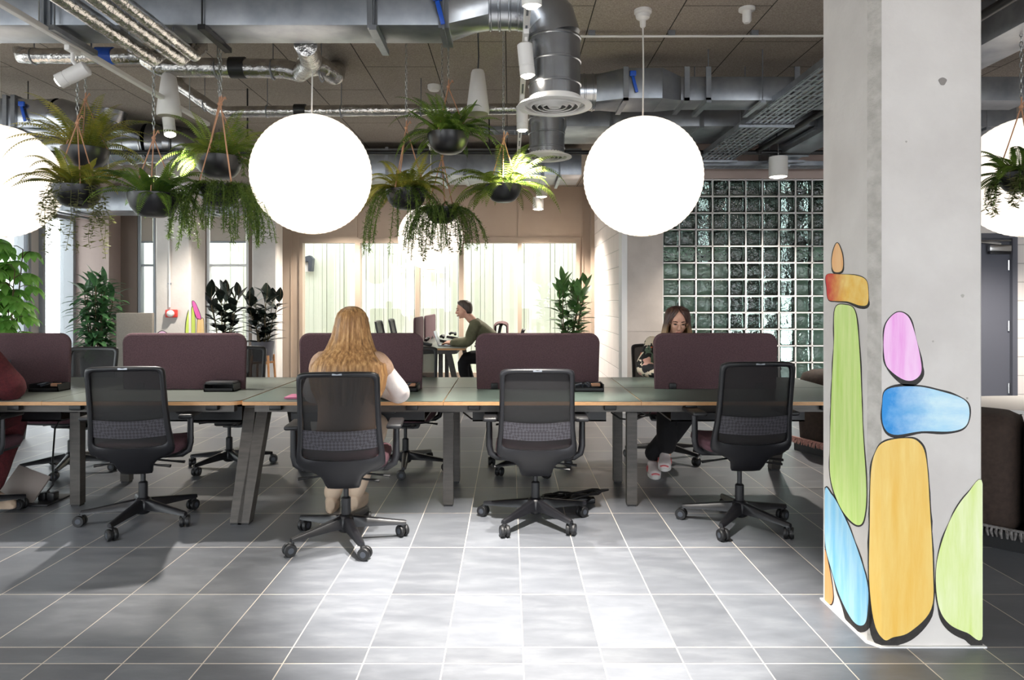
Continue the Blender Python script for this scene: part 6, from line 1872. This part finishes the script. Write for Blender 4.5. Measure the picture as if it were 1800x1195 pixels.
# --- the blonde person seen from behind
ox = Vector((-0.93, 3.93, 0))
t = thing('person', 'person with long blonde hair and white sleeves sitting with their back to us', 'person', ox)
Z = lambda x, y, z: Vector((x, y, z)) - ox
pel, chest, shl = Z(-0.93, 3.93, 0.57), Z(-0.935, 3.95, 0.88), Z(-0.94, 3.98, 1.04)
hc = Z(-0.93, 4.05, 1.195)
RH = frame((0.10, 1, -0.35), (0, 0.25, 1))
X, Y = (1, 0, 0), (0, 1, 0)
sr, el, wr = Z(-0.77, 3.98, 0.995), Z(-0.655, 4.08, 0.815), Z(-0.83, 4.34, 0.785)
sl, ell, wl = Z(-1.095, 3.98, 0.995), Z(-1.17, 4.07, 0.815), Z(-1.03, 4.34, 0.785)
kn = [Z(-0.86, 4.42, 0.55), Z(-1.03, 4.40, 0.55)]
an = [Z(-1.00, 4.44, 0.09), Z(-1.14, 4.40, 0.09)]
b = MB()
torso(b, [(pel, 0.165, 0.11, X, Y), (Z(-0.93, 3.93, 0.66), 0.15, 0.10, X, Y), (chest, 0.145, 0.10, X, Y), (shl, 0.15, 0.075, X, Y), (Z(-0.94, 4.0, 1.08), 0.06, 0.05, X, Y)])
limb(b, [Z(-0.94, 4.0, 1.04), hc + RH @ Vector((0, -0.02, -0.06))], [0.052, 0.048])
head(b, hc, RH, 0.98)
for s, e, w_, th in ((sr, el, wr, -1), (sl, ell, wl, 1)):
    limb(b, [s, s.lerp(e, 0.5), e, w_], [0.036, 0.034, 0.032, 0.023]); hand(b, w_, (w_ - e).normalized() * Vector((1, 1, 0.4)), (0, 0, 1), 0.5, 1 if th < 0 else -1, 0.95)
for k, a in zip(kn, an): limb(b, [pel + Vector(((k - pel).x * 0.8, 0.02, 0)), k, a], [0.082, 0.055, 0.037])
flesh(b, 'body', M['skin'], t, 0.0055, 3)
b = MB()
torso(b, [(Z(-0.93, 3.93, 0.56), 0.185, 0.135, X, Y), (Z(-0.93, 3.93, 0.68), 0.17, 0.125, X, Y), (chest, 0.17, 0.125, X, Y), (Z(-0.935, 3.97, 0.99), 0.19, 0.10, X, Y), (Z(-0.94, 3.985, 1.05), 0.14, 0.08, X, Y), (Z(-0.94, 4.0, 1.085), 0.066, 0.06, X, Y)])
for s, q, e in ((sr, 1, el), (sl, -1, ell)): limb(b, [s + Vector((-0.03 * q, 0, 0.01)), s, s.lerp(e, 0.25)], [0.058, 0.064, 0.066])
flesh(b, 'vest', M['beige_knit'], t, 0.008, 4)
for s, e, w_ in ((sr, el, wr), (sl, ell, wl)):
    b = MB(); limb(b, [s.lerp(e, -0.05), s.lerp(e, 0.5) + Vector((0, -0.004, 0)), e + Vector((0, 0, -0.015)), e.lerp(w_, 0.6), w_], [0.052, 0.056, 0.06, 0.056, 0.034])
    flesh(b, 'sleeve', M['cream'], t, 0.008, 3)
b = MB()
for k, a in zip(kn, an): limb(b, [pel + Vector(((k - pel).x * 0.8, 0.0, -0.01)), k, k.lerp(a, 0.6), a + Vector((0, 0, 0.03))], [0.098, 0.075, 0.06, 0.058])
b.ball(pel, [0.175, 0.125, 0.11], 0, 18, 10)
flesh(b, 'trousers', M['tan_shoe'], t, 0.009, 4)
for a in an:
    b = MB(); shoe(b, Vector((a.x, a.y - 0.06, 0.02)), (0.05 if a.x > -0.1 else -0.15, 1, 0), 0.25); sole(b, Vector((a.x, a.y - 0.06, 0)), (0.05 if a.x > -0.1 else -0.15, 1, 0)); flesh(b, 'shoe', M['tan_shoe'], t, 0.006, 2)
face_parts(t, hc, RH, Vector((0, 0, 0)), M['brow'], 0.98, True)
hx = hc
M['blonde'] = strands('blonde_hair', (116, 80, 48), (176, 130, 82), (222, 178, 122))
hair([(hx + Vector((0.0, -0.03, 0.127)), 0.008, 0.008, 0.0, 0), (hx + Vector((0, -0.03, 0.123)), 0.034, 0.036, 0.02, 0.2), (hx + Vector((0, -0.03, 0.108)), 0.06, 0.064, 0.06, 0.4), (hx + Vector((0, -0.03, 0.086)), 0.08, 0.085, 0.15, 0.5), (hx + Vector((0, -0.025, 0.055)), 0.093, 0.101, 0.6, 0.7), (hx + Vector((0, -0.025, 0.01)), 0.101, 0.110, 0.85, 0.9), (hx + Vector((0.0, -0.04, -0.06)), 0.116, 0.11, 0.95, 1.0), (hx + Vector((0.0, -0.06, -0.12)), 0.14, 0.115, 1.0, 1.1), (hx + Vector((0.0, -0.09, -0.165)), 0.175, 0.12, 1.2, 1.3), (hx + Vector((0.0, -0.105, -0.21)), 0.212, 0.13, 1.35, 1.5), (hx + Vector((0.0, -0.11, -0.27)), 0.222, 0.135, 1.4, 1.7), (hx + Vector((-0.0, -0.115, -0.35)), 0.205, 0.128, 1.45, 2.0), (hx + Vector((-0.0, -0.12, -0.43)), 0.165, 0.118, 1.5, 2.4)],
     PI / 2, 'long_hair', M['blonde'], t, 3, 0.006, 200)

# --- the person with glasses facing us
ox = Vector((1.34, 5.72, 0))
t = thing('person', 'person with glasses and two tone hair in a floral shirt, looking down behind the desk', 'person', ox)
Z = lambda x, y, z: Vector((x, y, z)) - ox
hc = Z(1.368, 5.56, 1.19)
RH = frame((-0.08, -1, -0.42), (0, -0.35, 1))
X, Y = (-1, 0, 0), (0, -1, 0)
pel = Z(1.34, 5.74, 0.57)
sr, el, wr = Z(1.185, 5.68, 0.995), Z(1.10, 5.58, 0.80), Z(1.25, 5.36, 0.775)
sl, ell, wl = Z(1.52, 5.68, 0.995), Z(1.59, 5.58, 0.80), Z(1.45, 5.36, 0.775)
kn = [Z(1.24, 5.36, 0.60), Z(1.40, 5.36, 0.53)]
an = [Z(1.22, 5.30, 0.17), Z(1.13, 5.36, 0.10)]
b = MB()
torso(b, [(pel, 0.165, 0.11, X, Y), (Z(1.34, 5.74, 0.68), 0.145, 0.1, X, Y), (Z(1.345, 5.71, 0.86), 0.15, 0.105, X, Y), (Z(1.35, 5.67, 1.0), 0.15, 0.075, X, Y), (Z(1.355, 5.65, 1.04), 0.06, 0.05, X, Y)])
limb(b, [Z(1.355, 5.65, 1.0), hc + RH @ Vector((0, -0.02, -0.06))], [0.052, 0.047])
head(b, hc, RH, 1.0)
for s, e, w_, th in ((sr, el, wr, -1), (sl, ell, wl, 1)):
    limb(b, [s, e, w_], [0.046, 0.038, 0.025]); hand(b, w_, (w_ - e).normalized() * Vector((1, 1, 0.3)), (0, 0, 1), 0.5, 1 if th < 0 else -1, 0.95)
for k, a in zip(kn, an): limb(b, [pel + Vector(((k - pel).x * 0.8, -0.02, 0)), k, a], [0.082, 0.056, 0.036])
flesh(b, 'body', M['skin'], t, 0.0055, 3)
def floral():
    m, nt, bs, out = nmat('floral_cloth')
    v = coords(nt)
    vo = nt.nodes.new('ShaderNodeTexVoronoi'); vo.inputs['Scale'].default_value = 15
    wv = nt.nodes.new('ShaderNodeVectorMath'); wv.operation = 'MULTIPLY_ADD'
    nz = nt.nodes.new('ShaderNodeTexNoise'); nz.inputs['Scale'].default_value = 14; nt.links.new(v, nz.inputs['Vector'])
    nt.links.new(nz.outputs['Color'], wv.inputs[0]); wv.inputs[1].default_value = (0.14, 0.14, 0.14); nt.links.new(v, wv.inputs[2])
    nt.links.new(wv.outputs[0], vo.inputs['Vector'])
    sp = nt.nodes.new('ShaderNodeSeparateColor'); nt.links.new(vo.outputs['Color'], sp.inputs[0])
    n = nt.nodes.new('ShaderNodeValToRGB'); n.color_ramp.interpolation = 'CONSTANT'
    st = [(0.0, (22, 22, 26)), (0.3, (232, 218, 196)), (0.5, (26, 30, 30)), (0.62, (92, 112, 96)), (0.74, (222, 92, 54)), (0.82, (236, 186, 170)), (0.9, (142, 148, 70))]
    while len(n.color_ramp.elements) < len(st): n.color_ramp.elements.new(0.5)
    for e, (p, c) in zip(n.color_ramp.elements, st): e.position = p; e.color = lin(*c)
    nt.links.new(sp.outputs[0], n.inputs[0]); nt.links.new(n.outputs[0], bs.inputs['Base Color']); bs.inputs['Roughness'].default_value = 0.8
    return m
M['floral'] = floral()
b = MB()
torso(b, [(Z(1.34, 5.74, 0.55), 0.185, 0.135, X, Y), (Z(1.34, 5.74, 0.68), 0.165, 0.12, X, Y), (Z(1.345, 5.71, 0.86), 0.17, 0.125, X, Y), (Z(1.35, 5.675, 0.97), 0.185, 0.10, X, Y), (Z(1.353, 5.66, 1.02), 0.13, 0.075, X, Y), (Z(1.355, 5.65, 1.05), 0.064, 0.058, X, Y)])
for s, e, w_ in ((sr, el, wr), (sl, ell, wl)): limb(b, [s, s.lerp(e, 0.5), e, e.lerp(w_, 0.7)], [0.066, 0.066, 0.066, 0.056])
flesh(b, 'floral_shirt', M['floral'], t, 0.008, 4)
b = MB()
for k, a in zip(kn, an): limb(b, [pel + Vector(((k - pel).x * 0.8, 0.0, -0.01)), k, k.lerp(a, 0.55), a + Vector((0, 0, 0.06))], [0.10, 0.09, 0.085, 0.072])
b.ball(pel, [0.175, 0.125, 0.11], 0, 18, 10)
flesh(b, 'trousers', M['black_cloth'], t, 0.009, 4)
for a, d, lift in ((an[0], (-0.25, -1, 0), 0.075), (an[1], (-0.1, -1, 0), 0.0)):
    hl = Vector((a.x, a.y + 0.06, lift))
    b = MB(); shoe(b, hl + Vector((0, 0, 0.015)), d, 0.25, 0.05); b2 = b; sh_ = flesh(b2, 'sneaker', M['sneaker'], t, 0.006, 2)
    b = MB(); sole(b, hl, d, 0.255, 0.053); b.build('sole', M['white_plastic'], sh_)
    R = frame(d, (0, 0, 1))
    b = MB(); [b.tube([hl + R @ Vector((s * 0.047, 0.05 + 0.035 * math.cos(q) + 0.06, 0.045 + 0.022 * math.sin(q))) for q in [2 * PI * i / 14 for i in range(11)]], 0.005, 6) for s in (-1, 1)]
    b.tube([hl + R @ Vector((x, 0.25, 0.03 + 0.012 * math.cos(x * 40))) for x in (-0.03, -0.015, 0, 0.015, 0.03)], 0.006, 6); b.build('trim', M['pink_trim'], sh_)
face_parts(t, hc, RH, Vector((0, 0, 0)), M['brow'], 1.0, True)
M['ombre'] = strands('two_tone_hair', (44, 28, 26), (70, 46, 40), (96, 66, 54), (206, 168, 120), (1.17 - 0.0, 1.06))
hx = hc
hair([(hx + Vector((0, 0.02, 0.122)), 0.01, 0.01, 0.0, 0), (hx + Vector((0, 0.015, 0.117)), 0.045, 0.048, 0.03, 0.3), (hx + Vector((0, 0.010, 0.098)), 0.080, 0.088, 0.03, 0.5), (hx + Vector((0, 0.010, 0.075)), 0.094, 0.106, 0.10, 0.7), (hx + Vector((0, 0.014, 0.045)), 0.102, 0.114, 0.36, 0.8), (hx + Vector((0, 0.020, 0.0)), 0.107, 0.112, 0.66, 0.8), (hx + Vector((0, 0.03, -0.05)), 0.114, 0.105, 0.88, 1.0), (hx + Vector((0, 0.035, -0.11)), 0.124, 0.105, 0.86, 1.4), (hx + Vector((0, 0.045, -0.165)), 0.13, 0.10, 0.86, 1.8), (hx + Vector((0, 0.06, -0.21)), 0.12, 0.085, 0.9, 2.2)],
     -PI / 2 - 0.08, 'hair', M['ombre'], t, 9, 0.006, 120)

# --- the man at the far desk, seen in profile
ox = Vector((-0.19, 9.3, 0))
t = thing('person', 'person with short dark hair in an olive shirt leaning over the far desk', 'person', ox)
Z = lambda x, y, z: Vector((x, y, z)) - ox
hc = Z(-0.63, 9.3, 1.235)
RH = frame((-1, -0.12, -0.22), (-0.25, 0, 1))
X, Y = (0, 1, 0), (-1, 0, 0)
pel = Z(-0.18, 9.3, 0.58)
sn, en, wn_ = Z(-0.46, 9.12, 1.03), Z(-0.56, 9.04, 0.80), Z(-0.78, 9.14, 0.785)
sf, ef, wf = Z(-0.46, 9.48, 1.03), Z(-0.56, 9.56, 0.80), Z(-0.78, 9.44, 0.785)
kn = [Z(-0.60, 9.2, 0.56), Z(-0.60, 9.42, 0.56)]
an = [Z(-0.60, 9.2, 0.09), Z(-0.52, 9.42, 0.09)]
U = Vector((-0.36, 0, 0.9)).normalized(); V = Vector((-0.9, 0, -0.36))
b = MB()
torso(b, [(pel, 0.165, 0.115, X, Y), (Z(-0.22, 9.3, 0.70), 0.15, 0.11, X, V), (Z(-0.33, 9.3, 0.88), 0.165, 0.115, X, V), (Z(-0.44, 9.3, 1.03), 0.17, 0.085, X, V), (Z(-0.48, 9.3, 1.08), 0.065, 0.06, X, V)])
limb(b, [Z(-0.48, 9.3, 1.05), hc + RH @ Vector((0, -0.02, -0.06))], [0.06, 0.056])
head(b, hc, RH, 1.04)
for s, e, w_, th in ((sn, en, wn_, -1), (sf, ef, wf, 1)):
    limb(b, [s, e, w_], [0.055, 0.044, 0.029]); hand(b, w_, (w_ - e) * Vector((1, 1, 0.2)), (0, 0, 1), 0.45, th, 1.05)
for k, a in zip(kn, an): limb(b, [pel + Vector((-0.02, (k - pel).y * 0.8, 0)), k, a], [0.09, 0.06, 0.042])
flesh(b, 'body', M['skin_b'], t, 0.006, 3)
b = MB()
torso(b, [(Z(-0.18, 9.3, 0.56), 0.19, 0.15, X, Y), (Z(-0.22, 9.3, 0.70), 0.185, 0.15, X, V), (Z(-0.33, 9.3, 0.88), 0.2, 0.15, X, V), (Z(-0.435, 9.3, 1.01), 0.2, 0.11, X, V), (Z(-0.47, 9.3, 1.06), 0.14, 0.08, X, V), (Z(-0.495, 9.3, 1.095), 0.072, 0.066, X, V)])
for s, e, w_ in ((sn, en, wn_), (sf, ef, wf)): limb(b, [s, s.lerp(e, 0.5), e, e.lerp(w_, 0.9)], [0.08, 0.075, 0.064, 0.047])
flesh(b, 'olive_shirt', M['olive'], t, 0.009, 4)
b = MB()
for k, a in zip(kn, an): limb(b, [pel + Vector((0, (k - pel).y * 0.8, -0.01)), k, k.lerp(a, 0.6), a], [0.105, 0.08, 0.064, 0.058])
b.ball(pel, [0.125, 0.175, 0.11], 0, 18, 10)
flesh(b, 'trousers', M['black_cloth'], t, 0.01, 4)
for a in an:
    b = MB(); shoe(b, Vector((a.x + 0.06, a.y, 0.015)), (-1, 0, 0)); sole(b, Vector((a.x + 0.06, a.y, 0)), (-1, 0, 0)); flesh(b, 'shoe', M['black_deep'], t, 0.007, 2)
face_parts(t, hc, RH, Vector((0, 0, 0)), M['brow'], 1.04)
M['brown_hair'] = strands('brown_hair', (44, 36, 32), (66, 54, 48), (92, 78, 70))
hair([(hc + Vector((0.0, 0, 0.126)), 0.012, 0.012, 0, 0), (hc + Vector((0.0, 0, 0.122)), 0.05, 0.045, 0.02, 1), (hc + Vector((0.005, 0, 0.10)), 0.09, 0.075, 0.1, 1), (hc + Vector((0.012, 0, 0.07)), 0.105, 0.086, 0.5, 1), (hc + Vector((0.022, 0, 0.03)), 0.104, 0.088, 1.1, 1), (hc + Vector((0.03, 0, -0.02)), 0.094, 0.084, 1.55, 1), (hc + Vector((0.03, 0, -0.055)), 0.082, 0.072, 1.8, 1)], PI + 0.12, 'short_hair', M['brown_hair'], t, 5, 0.004, 90)
# --- the person in dark red cut off by the left edge
ox = Vector((-3.30, 4.25, 0))
t = thing('person', 'person in a dark red jumper, only arm and leg showing at the left edge', 'person', ox)
Z = lambda x, y, z: Vector((x, y, z)) - ox
hc = Z(-3.34, 4.36, 1.21)
RH = frame((-0.05, 1, -0.3), (0, 0.25, 1))
X, Y = (1, 0, 0), (0, 1, 0)
pel = Z(-3.30, 4.2, 0.58)
sr, el, wr = Z(-3.10, 4.22, 1.0), Z(-2.985, 4.26, 0.80), Z(-3.25, 4.47, 0.79)
sl, ell, wl = Z(-3.50, 4.22, 1.0), Z(-3.62, 4.28, 0.80), Z(-3.48, 4.47, 0.79)
kn = [Z(-3.24, 4.62, 0.57), Z(-3.44, 4.62, 0.57)]
an = [Z(-3.27, 4.50, 0.12), Z(-3.46, 4.6, 0.09)]
b = MB()
torso(b, [(pel, 0.17, 0.12, X, Y), (Z(-3.30, 4.2, 0.7), 0.16, 0.11, X, Y), (Z(-3.30, 4.22, 0.88), 0.165, 0.115, X, Y), (Z(-3.31, 4.25, 1.03), 0.165, 0.085, X, Y), (Z(-3.32, 4.28, 1.07), 0.062, 0.055, X, Y)])
limb(b, [Z(-3.32, 4.28, 1.04), hc + RH @ Vector((0, -0.02, -0.06))], [0.056, 0.05])
head(b, hc, RH)
for s, e, w_, th in ((sr, el, wr, 1), (sl, ell, wl, -1)):
    limb(b, [s, e, w_], [0.05, 0.04, 0.027]); hand(b, w_, (w_ - e) * Vector((1, 1, 0.2)), (0, 0, 1), 0.5, th)
for k, a in zip(kn, an): limb(b, [pel + Vector(((k - pel).x * 0.8, 0.02, 0)), k, a], [0.085, 0.058, 0.04])
flesh(b, 'body', M['skin'], t, 0.0065, 3)
b = MB()
torso(b, [(Z(-3.30, 4.2, 0.55), 0.195, 0.145, X, Y), (Z(-3.30, 4.2, 0.7), 0.18, 0.13, X, Y), (Z(-3.30, 4.22, 0.88), 0.185, 0.135, X, Y), (Z(-3.31, 4.24, 1.0), 0.2, 0.11, X, Y), (Z(-3.315, 4.26, 1.05), 0.14, 0.08, X, Y), (Z(-3.32, 4.28, 1.09), 0.07, 0.064, X, Y)])
for s, e, w_ in ((sr, el, wr), (sl, ell, wl)): limb(b, [s, s.lerp(e, 0.5), e + Vector((0, 0, 0.01)), e.lerp(w_, 0.85)], [0.078, 0.084, 0.085, 0.052])
flesh(b, 'jumper', M['wine'], t, 0.009, 5)
b = MB()
for k, a in zip(kn, an): limb(b, [pel + Vector(((k - pel).x * 0.8, 0.0, -0.01)), k, k.lerp(a, 0.6), a + Vector((0, 0, 0.03))], [0.105, 0.085, 0.07, 0.06])
b.ball(pel, [0.18, 0.13, 0.11], 0, 18, 10)
flesh(b, 'trousers', M['wine'], t, 0.01, 4)
for a, lift in zip(an, (0.02, 0.0)):
    b = MB(); shoe(b, Vector((a.x - 0.03, a.y - 0.04, 0.015 + lift)), (0.75, -0.25, 0)) if lift else shoe(b, Vector((a.x, a.y - 0.06, 0.015)), (0, 1, 0))
    sole(b, Vector((a.x - 0.03, a.y - 0.04, lift)), (0.75, -0.25, 0)) if lift else sole(b, Vector((a.x, a.y - 0.06, 0)), (0, 1, 0))
    flesh(b, 'shoe', M['tan_shoe'], t, 0.006, 2)
face_parts(t, hc, RH, Vector((0, 0, 0)), M['brow'])
hx = hc
t.location.x -= 0.13
hair([(hx + Vector((0, -0.02, 0.122)), 0.012, 0.012, 0, 0), (hx + Vector((0, -0.02, 0.117)), 0.05, 0.05, 0.02, 1), (hx + Vector((0, -0.02, 0.09)), 0.085, 0.09, 0.12, 1), (hx + Vector((0, -0.02, 0.05)), 0.096, 0.105, 0.6, 1), (hx + Vector((0, -0.03, -0.01)), 0.1, 0.105, 1.0, 1), (hx + Vector((0, -0.04, -0.07)), 0.1, 0.1, 1.25, 1)], PI / 2, 'hair', M['brown_hair'], t, 7, 0.005, 90)
